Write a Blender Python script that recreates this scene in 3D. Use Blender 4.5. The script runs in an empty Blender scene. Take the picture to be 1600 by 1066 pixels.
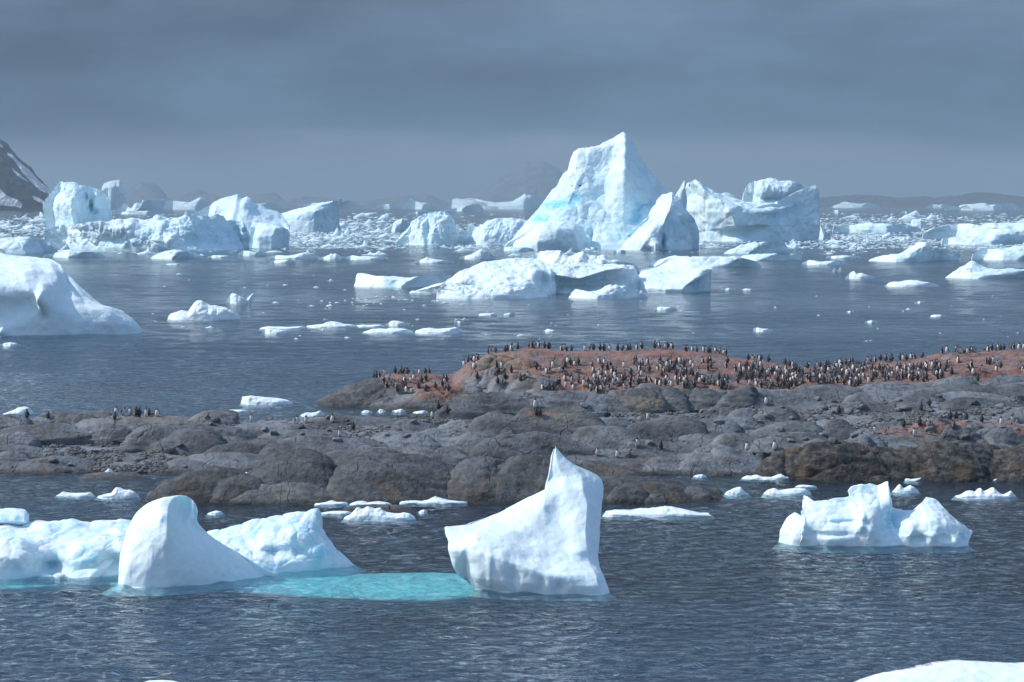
import bpy, math, random
import numpy as np
from mathutils import Vector
from mathutils.bvhtree import BVHTree

rng = np.random.default_rng(7)
random.seed(7)
SC = bpy.context.scene
COL = SC.collection

# ------------------------------------------------------------------ camera
CAM_H, F, HZ = 16.0, 4444.0, 318.0            # camera height (m), focal length in photo pixels, horizon row
PITCH = math.atan((533.0 - HZ) / F)
cam_d = bpy.data.cameras.new('camera')
cam = bpy.data.objects.new('camera', cam_d); COL.objects.link(cam)
cam.location = (0, 0, CAM_H); cam.rotation_euler = (math.pi / 2 - PITCH, 0, 0)
cam_d.sensor_width = 36; cam_d.lens = F / 1600 * 36
cam_d.clip_start = 1; cam_d.clip_end = 90000
SC.camera = cam

# ------------------------------------------------------------------ light
SUN_EL, SUN_AZ = math.radians(44), math.radians(-88)   # azimuth from +Y clockwise: left of the camera
SC.view_settings.view_transform = 'Standard'; SC.view_settings.look = 'None'
SC.view_settings.gamma = 1; SC.view_settings.use_curve_mapping = False
SC.view_settings.exposure = 0.0
sun_d = bpy.data.lights.new('sun', 'SUN'); sun_d.energy = 3.7; sun_d.angle = math.radians(0.5)
sun_d.color = (1.0, 0.95, 0.87)
sun = bpy.data.objects.new('sun', sun_d); COL.objects.link(sun)
sd = Vector((math.sin(SUN_AZ) * math.cos(SUN_EL), math.cos(SUN_AZ) * math.cos(SUN_EL), math.sin(SUN_EL)))
sun.rotation_euler = sd.to_track_quat('Z', 'Y').to_euler()
sun.location = (-60, -20, 60)

W = bpy.data.worlds.new('World'); SC.world = W; W.use_nodes = True
nt = W.node_tree; nt.nodes.clear()
def N(tree, typ, **kw):
    n = tree.nodes.new(typ)
    for k, v in kw.items():
        if k in n.inputs.keys() if isinstance(k, str) else False: n.inputs[k].default_value = v
        else: setattr(n, k, v)
    return n
def L(tree, a, b): tree.links.new(a, b)
wo = N(nt, 'ShaderNodeOutputWorld'); bg = N(nt, 'ShaderNodeBackground'); L(nt, bg.outputs[0], wo.inputs[0])
sky = N(nt, 'ShaderNodeTexSky', sky_type='NISHITA', sun_disc=False, sun_elevation=SUN_EL, sun_rotation=SUN_AZ, altitude=0.0, air_density=1.0, dust_density=0.6, ozone_density=1.5)
tc = N(nt, 'ShaderNodeTexCoord'); sep = N(nt, 'ShaderNodeSeparateXYZ'); L(nt, tc.outputs['Generated'], sep.inputs[0])
# cloud noise over the direction, flattened into layers
mp = N(nt, 'ShaderNodeMapping'); mp.inputs['Scale'].default_value = (9, 9, 38); L(nt, tc.outputs['Generated'], mp.inputs[0])
cn = N(nt, 'ShaderNodeTexNoise'); cn.inputs['Scale'].default_value = 1.0; cn.inputs['Detail'].default_value = 5; cn.inputs['Roughness'].default_value = 0.5
cn.inputs['Distortion'].default_value = 0.4
L(nt, mp.outputs[0], cn.inputs[0])
# elevation warped by the noise
wz = N(nt, 'ShaderNodeMath', operation='MULTIPLY_ADD'); L(nt, cn.outputs[0], wz.inputs[0]); wz.inputs[1].default_value = 0.026; 
z0 = N(nt, 'ShaderNodeMath', operation='ADD'); L(nt, sep.outputs[2], z0.inputs[0]); z0.inputs[1].default_value = -0.011; L(nt, z0.outputs[0], wz.inputs[2])
mr = N(nt, 'ShaderNodeMapRange'); mr.inputs[1].default_value = -0.005; mr.inputs[2].default_value = 0.12; L(nt, wz.outputs[0], mr.inputs[0])
cr = N(nt, 'ShaderNodeValToRGB'); L(nt, mr.outputs[0], cr.inputs[0])
el = cr.color_ramp.elements
el[0].position = 0.0; el[0].color = (0.27, 0.290, 0.350, 1)
el[1].position = 1.0; el[1].color = (0.28, 0.385, 0.48, 1)
for p, c in ((0.15, (0.225, 0.262, 0.330)), (0.215, (0.165, 0.215, 0.295)), (0.265, (0.075, 0.140, 0.230)), (0.42, (0.090, 0.150, 0.240)), (0.58, (0.115, 0.175, 0.270)), (0.75, (0.20, 0.26, 0.35))):
    e = el.new(p); e.color = (*c, 1)
# big soft light / dark patches in the cloud deck
mp2 = N(nt, 'ShaderNodeMapping'); mp2.inputs['Scale'].default_value = (9, 9, 34); mp2.inputs['Location'].default_value = (2.3, 0.4, 1.7); L(nt, tc.outputs['Generated'], mp2.inputs[0])
cn2 = N(nt, 'ShaderNodeTexNoise'); cn2.inputs['Scale'].default_value = 1.0; cn2.inputs['Detail'].default_value = 4; cn2.inputs['Roughness'].default_value = 0.55; L(nt, mp2.outputs[0], cn2.inputs[0])
br = N(nt, 'ShaderNodeMapRange'); br.inputs[1].default_value = 0.3; br.inputs[2].default_value = 0.7; br.inputs[3].default_value = 0.62; br.inputs[4].default_value = 1.38; L(nt, cn2.outputs[0], br.inputs[0])
vm = N(nt, 'ShaderNodeVectorMath', operation='SCALE'); L(nt, cr.outputs[0], vm.inputs[0]); L(nt, br.outputs[0], vm.inputs['Scale'])
sm = N(nt, 'ShaderNodeVectorMath', operation='SCALE'); L(nt, sky.outputs[0], sm.inputs[0]); sm.inputs['Scale'].default_value = 0.24
# the cloud deck opens up higher over the scene
cov = N(nt, 'ShaderNodeMapRange', interpolation_type='SMOOTHSTEP'); cov.inputs[1].default_value = 0.12; cov.inputs[2].default_value = 0.40; cov.inputs[3].default_value = 0.0; cov.inputs[4].default_value = 0.85; L(nt, sep.outputs[2], cov.inputs[0])
mx = N(nt, 'ShaderNodeMix', data_type='RGBA'); L(nt, cov.outputs[0], mx.inputs[0]); L(nt, vm.outputs[0], mx.inputs[6]); L(nt, sm.outputs[0], mx.inputs[7])
L(nt, mx.outputs[2], bg.inputs[0]); bg.inputs[1].default_value = 1.0
W.cycles.sampling_method = 'MANUAL'; W.cycles.sample_map_resolution = 1024
SC.cycles.use_denoising = True
SC.cycles.max_bounces = 6; SC.cycles.diffuse_bounces = 3; SC.cycles.volume_bounces = 0; SC.cycles.transparent_max_bounces = 8

# ------------------------------------------------------------------ projection between photo pixels and the place
SP, CP = math.sin(PITCH), math.cos(PITCH)
def ray(px, py):
    u = (np.asarray(px, float) - 800) / F; v = (533 - np.asarray(py, float)) / F
    return u, CP + v * SP, -SP + v * CP
def unproj(px, py, Y):                       # the point at distance Y on the sight line of a pixel
    dx, dy, dz = ray(px, py); t = np.asarray(Y, float) / dy
    return np.stack([dx * t, dy * t, CAM_H + dz * t], -1)
def on_level(px, py, z=0.0):
    dx, dy, dz = ray(px, py); t = (z - CAM_H) / dz
    return np.stack([dx * t, dy * t, np.full(np.shape(t), z)], -1)
def proj(P):
    P = np.asarray(P); dx, dy, dz = P[..., 0], P[..., 1], P[..., 2] - CAM_H
    w = dy * CP - dz * SP; v = (dy * SP + dz * CP) / w
    return 800 + dx / w * F, 533 - v * F
def depth_of(py): return float(on_level(800, py)[1])

# ------------------------------------------------------------------ noise (vectorised)
_perm = rng.permutation(512)
_grad = rng.normal(size=(512, 3)); _grad /= np.linalg.norm(_grad, axis=1)[:, None]
def _h(i, j, k): return _perm[(_perm[(_perm[i & 511] + j) & 511] + k) & 511]
def perlin(P):
    P = np.asarray(P, float); i = np.floor(P).astype(int); f = P - i; w = f * f * f * (f * (f * 6 - 15) + 10)
    r = 0
    for a in (0, 1):
        for b in (0, 1):
            for c in (0, 1):
                g = _grad[_h(i[..., 0] + a, i[..., 1] + b, i[..., 2] + c)]
                d = (g * (f - np.array([a, b, c]))).sum(-1)
                wt = (w[..., 0] if a else 1 - w[..., 0]) * (w[..., 1] if b else 1 - w[..., 1]) * (w[..., 2] if c else 1 - w[..., 2])
                r = r + d * wt
    return r * 1.5
def fbm(P, o=4, rough=0.5, ridged=False):
    P = np.asarray(P, float); a, s, t = 1.0, 0.0, 0.0
    for q in range(o):
        n = perlin(P * 2 ** q + q * 17.3)
        if ridged: n = 1 - 2 * np.abs(n)
        s = s + a * n; t += a; a *= rough
    return s / t
def worley(P):
    P = np.asarray(P, float); i = np.floor(P).astype(int)
    b1 = np.full(P.shape[:-1], 9.0); b2 = b1.copy(); cid = np.zeros(P.shape[:-1], int)
    for a in (-1, 0, 1):
        for b in (-1, 0, 1):
            for c in (-1, 0, 1):
                q = i + np.array([a, b, c]); h = _h(q[..., 0], q[..., 1], q[..., 2])
                d = np.linalg.norm(q + 0.5 + _grad[h] * 0.42 - P, axis=-1)
                closer = d < b1
                b2 = np.where(closer, b1, np.minimum(b2, d)); cid = np.where(closer, h, cid); b1 = np.where(closer, d, b1)
    return b1, b2, cid
def sstep(a, b, x):
    t = np.clip((np.asarray(x, float) - a) / (b - a), 0, 1); return t * t * (3 - 2 * t)

# ------------------------------------------------------------------ object helpers
def tag(o, label=None, cat=None, group=None, kind=None):
    if label: o['label'] = label
    if cat: o['category'] = cat
    if group: o['group'] = group
    if kind: o['kind'] = kind
    return o
def mesh_obj(name, V, Fc, mats, parent=None, smooth=True, attrs=None, matidx=None, origin=None):
    V = np.asarray(V, float)
    if origin is None: origin = np.zeros(3)
    me = bpy.data.meshes.new(name)
    me.from_pydata((V - origin).tolist(), [], [list(map(int, f)) for f in Fc])
    for m in (mats if isinstance(mats, (list, tuple)) else [mats]): me.materials.append(m)
    if smooth: me.polygons.foreach_set('use_smooth', [True] * len(me.polygons))
    if matidx is not None: me.polygons.foreach_set('material_index', [int(q) for q in matidx])
    for k, a in (attrs or {}).items():
        at = me.attributes.new(k, 'FLOAT', 'POINT'); at.data.foreach_set('value', np.asarray(a, np.float32))
    me.update()
    o = bpy.data.objects.new(name, me); COL.objects.link(o); o.location = tuple(origin)
    if parent is not None: o.parent = parent; 
    return o
def vnormals(V, Q):
    n = np.cross(V[Q[:, 2]] - V[Q[:, 0]], V[Q[:, 3]] - V[Q[:, 1]])
    out = np.zeros_like(V)
    for k in range(4): np.add.at(out, Q[:, k], n)
    return out / (np.linalg.norm(out, axis=1)[:, None] + 1e-9)

# ------------------------------------------------------------------ materials
def new_mat(name):
    m = bpy.data.materials.new(name); m.use_nodes = True; t = m.node_tree; t.nodes.clear()
    out = N(t, 'ShaderNodeOutputMaterial'); b = N(t, 'ShaderNodeBsdfPrincipled'); L(t, b.outputs[0], out.inputs[0])
    return m, t, b
def pos(t): return N(t, 'ShaderNodeNewGeometry').outputs['Position']
def noise(t, vec, scale, detail=4, rough=0.55, stretch=None, rot=None, dist=0.0):
    if stretch is not None or rot is not None:
        mpn = N(t, 'ShaderNodeMapping'); L(t, vec, mpn.inputs[0])
        if stretch: mpn.inputs['Scale'].default_value = stretch
        if rot: mpn.inputs['Rotation'].default_value = rot
        vec = mpn.outputs[0]
    n = N(t, 'ShaderNodeTexNoise'); n.inputs['Scale'].default_value = scale; n.inputs['Detail'].default_value = detail; n.inputs['Roughness'].default_value = rough
    n.inputs['Distortion'].default_value = dist
    L(t, vec, n.inputs['Vector']); return n.outputs[0]
def rng_(t, v, a, b, c=0.0, d=1.0, smooth=True):
    m = N(t, 'ShaderNodeMapRange'); m.interpolation_type = 'SMOOTHSTEP' if smooth else 'LINEAR'
    m.inputs[1].default_value = a; m.inputs[2].default_value = b; m.inputs[3].default_value = c; m.inputs[4].default_value = d; L(t, v, m.inputs[0]); return m.outputs[0]
def mixc(t, fac, a, b):
    m = N(t, 'ShaderNodeMix', data_type='RGBA')
    if hasattr(fac, 'is_output'): L(t, fac, m.inputs[0])
    else: m.inputs[0].default_value = fac
    for s, q in ((6, a), (7, b)):
        if hasattr(q, 'is_output'): L(t, q, m.inputs[s])
        else: m.inputs[s].default_value = (*q, 1)
    return m.outputs[2]
def math_(t, op, a, b=None, c=None):
    m = N(t, 'ShaderNodeMath', operation=op)
    for i, q in enumerate((a, b, c)):
        if q is None: continue
        if hasattr(q, 'is_output'): L(t, q, m.inputs[i])
        else: m.inputs[i].default_value = q
    return m.outputs[0]
def bump(t, b, h, dist, strength=1.0, prev=None):
    n = N(t, 'ShaderNodeBump'); n.inputs['Distance'].default_value = dist; n.inputs['Strength'].default_value = strength
    L(t, h, n.inputs['Height'])
    if prev is not None: L(t, prev, n.inputs['Normal'])
    if b is not None: L(t, n.outputs[0], b.inputs['Normal'])
    return n.outputs[0]
def attr(t, name):
    a = N(t, 'ShaderNodeAttribute'); a.attribute_name = name; return a.outputs['Fac']

def ice_mat(name, scale, blue=0.25, white=(0.785, 0.905, 0.935), bcol=(0.38, 0.68, 0.82), sss=0.0, bumpd=0.15, rough=0.55):
    m, t, b = new_mat(name); P = pos(t)
    n1 = noise(t, P, 0.9 / scale, 5, 0.6); n2 = noise(t, P, 3.5 / scale, 5, 0.65)
    nv = noise(t, P, 0.5 / scale, 3, 0.5, stretch=(1, 1, 2.5), rot=(0.3, 0.5, 0.2))
    vein = math_(t, 'ABSOLUTE', math_(t, 'SUBTRACT', nv, 0.5))
    vein = rng_(t, vein, 0.0, 0.06, 0.22, 0.0)
    f = math_(t, 'ADD', rng_(t, n1, 0.42, 0.72, 0.0, blue), math_(t, 'MULTIPLY', vein, blue))
    f = math_(t, 'ADD', f, math_(t, 'MULTIPLY', attr(t, 'blue'), rng_(t, noise(t, P, 2.2 / scale, 4, 0.6, stretch=(1, 1, 2.2), rot=(0.2, 0.6, 0)), 0.36, 0.60, 0.35, 1.5))); 
    fn = math_(t, 'MULTIPLY', f, rng_(t, n2, 0.3, 0.6, 0.75, 1.1)); 
    cl = N(t, 'ShaderNodeClamp'); L(t, fn, cl.inputs[0])
    c = mixc(t, cl.outputs[0], white, bcol)
    gr = rng_(t, n2, 0.3, 0.7, 0.94, 1.0)
    hsv = N(t, 'ShaderNodeHueSaturation'); L(t, c, hsv.inputs['Color']); L(t, gr, hsv.inputs['Value'])
    L(t, hsv.outputs[0], b.inputs['Base Color'])
    b.inputs['Roughness'].default_value = rough; b.inputs['IOR'].default_value = 1.31; b.inputs['Specular IOR Level'].default_value = 0.35
    if sss > 0:
        b.inputs['Subsurface Weight'].default_value = sss; b.inputs['Subsurface Radius'].default_value = (0.35, 0.8, 1.0); b.inputs['Subsurface Scale'].default_value = 0.18
    sc_ = N(t, 'ShaderNodeTexVoronoi', feature='SMOOTH_F1'); sc_.inputs['Scale'].default_value = 1.9 / scale; sc_.inputs['Smoothness'].default_value = 0.6
    wn = N(t, 'ShaderNodeTexNoise'); wn.inputs['Scale'].default_value = 1.2 / scale; L(t, P, wn.inputs['Vector']); wa = N(t, 'ShaderNodeVectorMath', operation='ADD'); L(t, P, wa.inputs[0]); L(t, wn.outputs[1], wa.inputs[1]); L(t, wa.outputs[0], sc_.inputs['Vector'])
    x0 = bump(t, None, sc_.outputs['Distance'], bumpd * 1.3 * scale, 0.7)
    x0 = bump(t, None, noise(t, P, 1.5 / scale, 4, 0.6, stretch=(1.6, 1.6, 0.3)), bumpd * 0.9 * scale, 0.6, x0)
    x = bump(t, None, noise(t, P, 1.6 / scale, 6, 0.6, dist=0.3), bumpd * scale, 0.8, x0)
    x = bump(t, b, noise(t, P, 8.0 / scale, 5, 0.65), bumpd * 0.22 * scale, 0.7, x)
    return m
ICE_NEAR = ice_mat('ice_near', 1.0, 0.20, sss=0.6, bumpd=0.055)
ICE_NEAR_BLUE = ice_mat('ice_near_blue', 1.2, 0.75, white=(0.80, 0.90, 0.94), bcol=(0.36, 0.72, 0.88), sss=0.8, bumpd=0.07)
ICE_MID = ice_mat('ice_mid', 3.0, 0.26, bumpd=0.08)
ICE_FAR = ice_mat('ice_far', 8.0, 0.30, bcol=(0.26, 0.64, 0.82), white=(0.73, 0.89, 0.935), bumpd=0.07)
ICE_FLOE = ice_mat('ice_floe', 0.8, 0.18, white=(0.82, 0.915, 0.94), bumpd=0.08)
ICE_SUB, t_, b_ = new_mat('submerged_ice')
L(t_, mixc(t_, rng_(t_, noise(t_, pos(t_), 0.6, 4, 0.6), 0.3, 0.7), (0.32, 0.88, 0.90), (0.52, 0.95, 0.95)), b_.inputs['Base Color']); b_.inputs['Roughness'].default_value = 0.8

def rock_mat(name, base=(0.180, 0.203, 0.226), dark=(0.050, 0.056, 0.064), cliff=False):
    m, t, b = new_mat(name); P = pos(t)
    n1 = noise(t, P, 0.35, 5, 0.6); n2 = noise(t, P, 2.2, 6, 0.65); n3 = noise(t, P, 9, 4, 0.6)
    c = mixc(t, rng_(t, n1, 0.33, 0.66), dark, base)
    c = mixc(t, rng_(t, n2, 0.40, 0.72, 0.0, 0.55), c, (0.22, 0.228, 0.236))
    st = noise(t, P, 1.2, 5, 0.6, stretch=(2.2, 0.6, 5.0), rot=(0.25, 0.35, 0.3))
    c = mixc(t, rng_(t, st, 0.52, 0.66, 0.0, 0.6), c, dark)
    ob = N(t, 'ShaderNodeObjectInfo')
    hs = N(t, 'ShaderNodeHueSaturation'); L(t, c, hs.inputs['Color']); L(t, rng_(t, ob.outputs['Random'], 0, 1, 0.70, 1.35, False), hs.inputs['Value']); c = hs.outputs[0]
    bl = noise(t, P, 0.75, 6, 0.7, stretch=(0.6, 1, 1.6), dist=1.0)
    c = mixc(t, rng_(t, bl, 0.60, 0.66, 0.0, 0.8), c, (0.030, 0.030, 0.028))      # black lichen patches
    # ochre / olive stains
    n4 = noise(t, P, 0.55, 4, 0.6); sepz = N(t, 'ShaderNodeSeparateXYZ'); L(t, P, sepz.inputs[0])
    low = rng_(t, sepz.outputs[2], 0.2, 1.6, 1.0, 0.05 if not cliff else 0.5)
    c = mixc(t, math_(t, 'MULTIPLY', rng_(t, n4, 0.52, 0.68, 0.0, 0.75 if cliff else 0.55), low), c, (0.15, 0.095, 0.045))
    # wet dark band at the waterline
    wob = math_(t, 'MULTIPLY_ADD', n2, 0.5, sepz.outputs[2])
    c = mixc(t, rng_(t, wob, 0.30, 0.62, 0.75, 0.0), c, (0.022, 0.022, 0.020))
    # joints
    vo = N(t, 'ShaderNodeTexVoronoi', feature='DISTANCE_TO_EDGE'); mpv = N(t, 'ShaderNodeMapping'); mpv.inputs['Scale'].default_value = (0.40, 0.14, 0.16); mpv.inputs['Rotation'].default_value = (0.1, 0.25, 0.3)
    wv = N(t, 'ShaderNodeVectorMath', operation='ADD'); L(t, P, wv.inputs[0]); nc = N(t, 'ShaderNodeTexNoise'); nc.inputs['Scale'].default_value = 0.8; L(t, P, nc.inputs['Vector'])
    L(t, nc.outputs[1], wv.inputs[1]); L(t, wv.outputs[0], mpv.inputs[0]); L(t, mpv.outputs[0], vo.inputs['Vector']); vo.inputs['Scale'].default_value = 0.8
    crack = rng_(t, vo.outputs['Distance'], 0.002, 0.012, 1.0, 0.0)
    crack = math_(t, 'MULTIPLY', crack, rng_(t, n1, 0.46, 0.60, 0.0, 1.0))
    c = mixc(t, math_(t, 'MULTIPLY', crack, 0.32), c, (0.02, 0.02, 0.02))
    # guano and dust on the nesting ground
    red = math_(t, 'MULTIPLY', attr(t, 'red'), math_(t, 'MULTIPLY', rng_(t, n2, 0.34, 0.50, 0.25, 1.0), rng_(t, noise(t, P, 0.8, 5, 0.65, stretch=(1, 0.5, 2), dist=0.8), 0.36, 0.50, 0.12, 1.0)))
    rc = mixc(t, rng_(t, n4, 0.38, 0.62), (0.190, 0.080, 0.055), (0.310, 0.165, 0.125))
    rc = mixc(t, rng_(t, n3, 0.52, 0.75, 0.0, 0.6), rc, (0.45, 0.33, 0.27))
    c = mixc(t, red, c, rc)
    tan = attr(t, 'tan')
    c = mixc(t, math_(t, 'MULTIPLY', tan, rng_(t, st, 0.35, 0.6, 0.9, 0.4)), c, (0.33, 0.27, 0.18))
    wet = mixc(t, rng_(t, n3, 0.2, 0.8, 0.25, 0.0), c, (0.05, 0.05, 0.05))
    L(t, wet, b.inputs['Base Color']); b.inputs['Roughness'].default_value = 0.72; b.inputs['Specular IOR Level'].default_value = 0.35
    x = bump(t, None, n2, 0.20, 0.8); x = bump(t, None, st, 0.14, 0.8, x); x = bump(t, None, math_(t, 'SUBTRACT', 1.0, crack), 0.10, 1.0, x); x = bump(t, b, n3, 0.04, 0.7, x)
    return m
ROCK = rock_mat('rock_grey')
ROCK_CLIFF = rock_mat('rock_wet_cliff', base=(0.044, 0.039, 0.034), dark=(0.015, 0.014, 0.014), cliff=True)
ROCK_FRONT = rock_mat('rock_smooth', base=(0.118, 0.129, 0.138), dark=(0.042, 0.045, 0.048))
STONE, t_, b_ = new_mat('loose_stone')
oi = N(t_, 'ShaderNodeNewGeometry')
c_ = mixc(t_, oi.outputs['Random Per Island'], (0.035, 0.037, 0.04), (0.18, 0.188, 0.195))
L(t_, mixc(t_, rng_(t_, noise(t_, oi.outputs['Position'], 0.5), 0.5, 0.7, 0, 0.6), c_, (0.15, 0.12, 0.09)), b_.inputs['Base Color']); b_.inputs['Roughness'].default_value = 0.8
ALGAE, t_, b_ = new_mat('ochre_algae')
L(t_, mixc(t_, rng_(t_, noise(t_, pos(t_), 3), 0.35, 0.65), (0.34, 0.20, 0.02), (0.16, 0.15, 0.03)), b_.inputs['Base Color']); b_.inputs['Roughness'].default_value = 0.9
def plain(name, col, rough=0.6):
    m, t, b = new_mat(name)
    L(t, mixc(t, rng_(t, noise(t, pos(t), 12), 0.3, 0.7), tuple(q * 0.8 for q in col), col), b.inputs['Base Color']); b.inputs['Roughness'].default_value = rough; return m
P_BLACK = plain('feather_black', (0.030, 0.030, 0.036), 0.5); P_WHITE = plain('feather_white', (0.72, 0.70, 0.66), 0.6)
P_ORANGE = plain('beak_orange', (0.55, 0.16, 0.05), 0.5)
DARK_STONE = plain('dark_stone', (0.04, 0.035, 0.035), 0.8)

# mountain: bare dark rock with snow where the 'snow' attribute says
def hill_mat(name, rock, snow=(0.75, 0.78, 0.80), s=60.0):
    m, t, b = new_mat(name); P = pos(t)
    n = noise(t, P, 4.0 / s, 6, 0.65); c = mixc(t, rng_(t, n, 0.35, 0.65), tuple(q * 0.65 for q in rock), rock)
    c = mixc(t, attr(t, 'snow'), c, snow); L(t, c, b.inputs['Base Color']); b.inputs['Roughness'].default_value = 0.9
    bump(t, b, n, s * 0.25, 0.9); return m
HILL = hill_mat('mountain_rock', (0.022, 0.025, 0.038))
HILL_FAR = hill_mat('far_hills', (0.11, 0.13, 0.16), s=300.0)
HILL_HAZE_TINT = hill_mat('far_hills_haze_tint', (0.22, 0.26, 0.31), s=300.0)  # extra haze painted into a paler base colour, fading the left hills and peak

# ------------------------------------------------------------------ sea
def sea_material():
    m = bpy.data.materials.new('sea_water'); m.use_nodes = True; t = m.node_tree; t.nodes.clear()
    out = N(t, 'ShaderNodeOutputMaterial'); P = pos(t)
    sepp = N(t, 'ShaderNodeSeparateXYZ'); L(t, P, sepp.inputs[0]); Yv = sepp.outputs[1]
    big = noise(t, P, 0.012, 3, 0.5, stretch=(0.35, 1, 1)); 
    calm = math_(t, 'MULTIPLY', rng_(t, big, 0.35, 0.62, 0.55, 1.0), rng_(t, Yv, 190, 450, 1.0, 0.62))
    a = noise(t, P, 0.50, 3, 0.55, stretch=(0.85, 1.0, 1), rot=(0, 0, 0.25), dist=0.6)
    b = noise(t, P, 1.7, 4, 0.6, stretch=(0.85, 1.0, 1), rot=(0, 0, -0.35), dist=0.8)
    hgt = math_(t, 'ADD', math_(t, 'MULTIPLY', a, 0.18), math_(t, 'MULTIPLY', b, 0.34))
    n1 = N(t, 'ShaderNodeBump'); n1.inputs['Distance'].default_value = 1.0; n1.inputs['Strength'].default_value = 1.0; L(t, math_(t, 'MULTIPLY', hgt, calm), n1.inputs['Height'])
    nr = n1.outputs[0]
    fr = N(t, 'ShaderNodeFresnel'); fr.inputs['IOR'].default_value = 1.333; L(t, nr, fr.inputs['Normal'])
    gl = N(t, 'ShaderNodeBsdfGlossy'); gl.inputs['Roughness'].default_value = 0.06; L(t, nr, gl.inputs['Normal']); gl.inputs['Color'].default_value = (1, 1, 1, 1)
    tr = N(t, 'ShaderNodeBsdfTransparent'); tr.inputs['Color'].default_value = (0.74, 0.97, 1.0, 1)
    mxs = N(t, 'ShaderNodeMixShader'); L(t, fr.outputs[0], mxs.inputs[0])
    di = N(t, 'ShaderNodeBsdfDiffuse'); di.inputs['Color'].default_value = (0.060, 0.082, 0.118, 1)      # light scattered back by the water itself
    bd = N(t, 'ShaderNodeMixShader'); bd.inputs[0].default_value = 0.18; L(t, tr.outputs[0], bd.inputs[1]); L(t, di.outputs[0], bd.inputs[2]); L(t, bd.outputs[0], mxs.inputs[1]); L(t, gl.outputs[0], mxs.inputs[2]); L(t, mxs.outputs[0], out.inputs[0])
    return m
SEA = sea_material()
FAR = 32000.0
def sheet(name, z, m, near=20.0):
    Ys = [near, 60, 110, 160, 240, 400, 800, 2000, 6000, 14000, FAR]; V = []; Fc = []
    for y in Ys: w = 14000 if y > 100 else 14000; V += [(-w, y, z), (0, y, z), (w, y, z)]
    for i in range(len(Ys) - 1):
        for j in (0, 1): a = i * 3 + j; Fc.append((a, a + 1, a + 4, a + 3))
    return mesh_obj(name, V, Fc, m, smooth=False)
def waves():
    Ys = [84.0]
    while Ys[-1] < 1150: Ys.append(Ys[-1] + max(0.23, (Ys[-1] / 420) ** 1.5 * 0.9 if Ys[-1] > 200 else 0.23))
    Ys = np.array(Ys); pxs = np.linspace(-170, 1770, 560); dx = 1940 / 559 / F * Ys
    X = (pxs[None, :] - 800) / F * Ys[:, None]; Y = np.repeat(Ys[:, None], len(pxs), 1); Z = np.zeros_like(X); r = np.random.default_rng(3)
    st = np.gradient(Ys)
    for lo, hi, n, slope, fade in ((0.7, 1.6, 44, .125, lambda y: 1 - sstep(200, 330, y)), (1.8, 5.0, 22, .035, lambda y: 1 - sstep(420, 620, y)), (5.0, 12.0, 20, .075, lambda y: sstep(240, 420, y))):
        B = np.zeros_like(X)
        for k in range(n):
            lam = lo * (hi / lo) ** r.random(); th = math.pi / 2 + r.normal(.25, .75); q = 2 * math.pi / lam; ph = r.uniform(0, 6.28)
            amp = slope * math.sqrt(2 / n) / q
            B += amp * np.sin(q * (X * math.cos(th) + Y * math.sin(th)) + ph)
        Z += B * fade(Y)
    gust = 0.65 + 0.5 * sstep(-.35, .35, fbm(np.stack([X / 60, Y / 28, 0 * X], -1), 3)); gust = gust * (1 - .72 * sstep(290, 430, Y))
    e = np.minimum(1, np.minimum((pxs + 170), (1770 - pxs)) / 40)[None, :] * np.minimum(1, np.minimum(Ys - 84, 1150 - Ys) / 12).clip(0, 1)[:, None]
    Z = Z * gust * e; n0, n1 = X.shape; V = np.stack([X, Y, Z], -1).reshape(-1, 3)
    i, j = np.meshgrid(np.arange(n0 - 1), np.arange(n1 - 1), indexing='ij'); Q = np.stack([i * n1 + j, i * n1 + j + 1, (i + 1) * n1 + j + 1, (i + 1) * n1 + j], -1).reshape(-1, 4)
    ya, yb = Ys[0], Ys[-1]; f = lambda p, y: (p - 800) / F * y; W_ = 14000
    out = [(-W_, -200, 0), (W_, -200, 0), (W_, ya, 0), (f(1770, ya), ya, 0), (f(-170, ya), ya, 0), (-W_, ya, 0), (-W_, yb, 0), (f(-170, yb), yb, 0), (f(1770, yb), yb, 0), (W_, yb, 0)]
    fo = [(0, 1, 2, 3, 4, 5), (5, 4, 7, 6), (3, 2, 9, 8)]; b = len(out)
    for y in (3000, 8000, FAR): out += [(-W_, y, 0), (W_, y, 0)]
    fo += [(6, 7, 8, 9, b + 1, b), (b, b + 1, b + 3, b + 2), (b + 2, b + 3, b + 5, b + 4)]
    nv = len(V); V = np.concatenate([V, np.array(out, float)]); me = bpy.data.meshes.new('sea')
    loops = np.concatenate([Q.reshape(-1)] + [np.array(t) + nv for t in fo]); tot = np.array([4] * len(Q) + [len(t) for t in fo]); start = np.concatenate([[0], np.cumsum(tot)[:-1]])
    me.vertices.add(len(V)); me.vertices.foreach_set('co', V.astype(np.float32).reshape(-1)); me.loops.add(len(loops)); me.loops.foreach_set('vertex_index', loops.astype(np.int32))
    me.polygons.add(len(tot)); me.polygons.foreach_set('loop_start', start.astype(np.int32)); me.polygons.foreach_set('loop_total', tot.astype(np.int32)); me.update(calc_edges=True); me.validate()
    me.polygons.foreach_set('use_smooth', [True] * len(me.polygons)); me.materials.append(SEA); o = bpy.data.objects.new('sea', me); COL.objects.link(o); return o
tag(waves(), kind='structure')

SEABED, t_, b_ = new_mat('deep_water_bed')
L(t_, mixc(t_, rng_(t_, noise(t_, pos(t_), 0.02), 0.3, 0.7), (0.042, 0.070, 0.115), (0.048, 0.080, 0.130)), b_.inputs['Base Color']); b_.inputs['Roughness'].default_value = 1.0; b_.inputs['Specular IOR Level'].default_value = 0
tag(sheet('seabed', -7.0, SEABED, near=-200.0), kind='structure')

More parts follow.
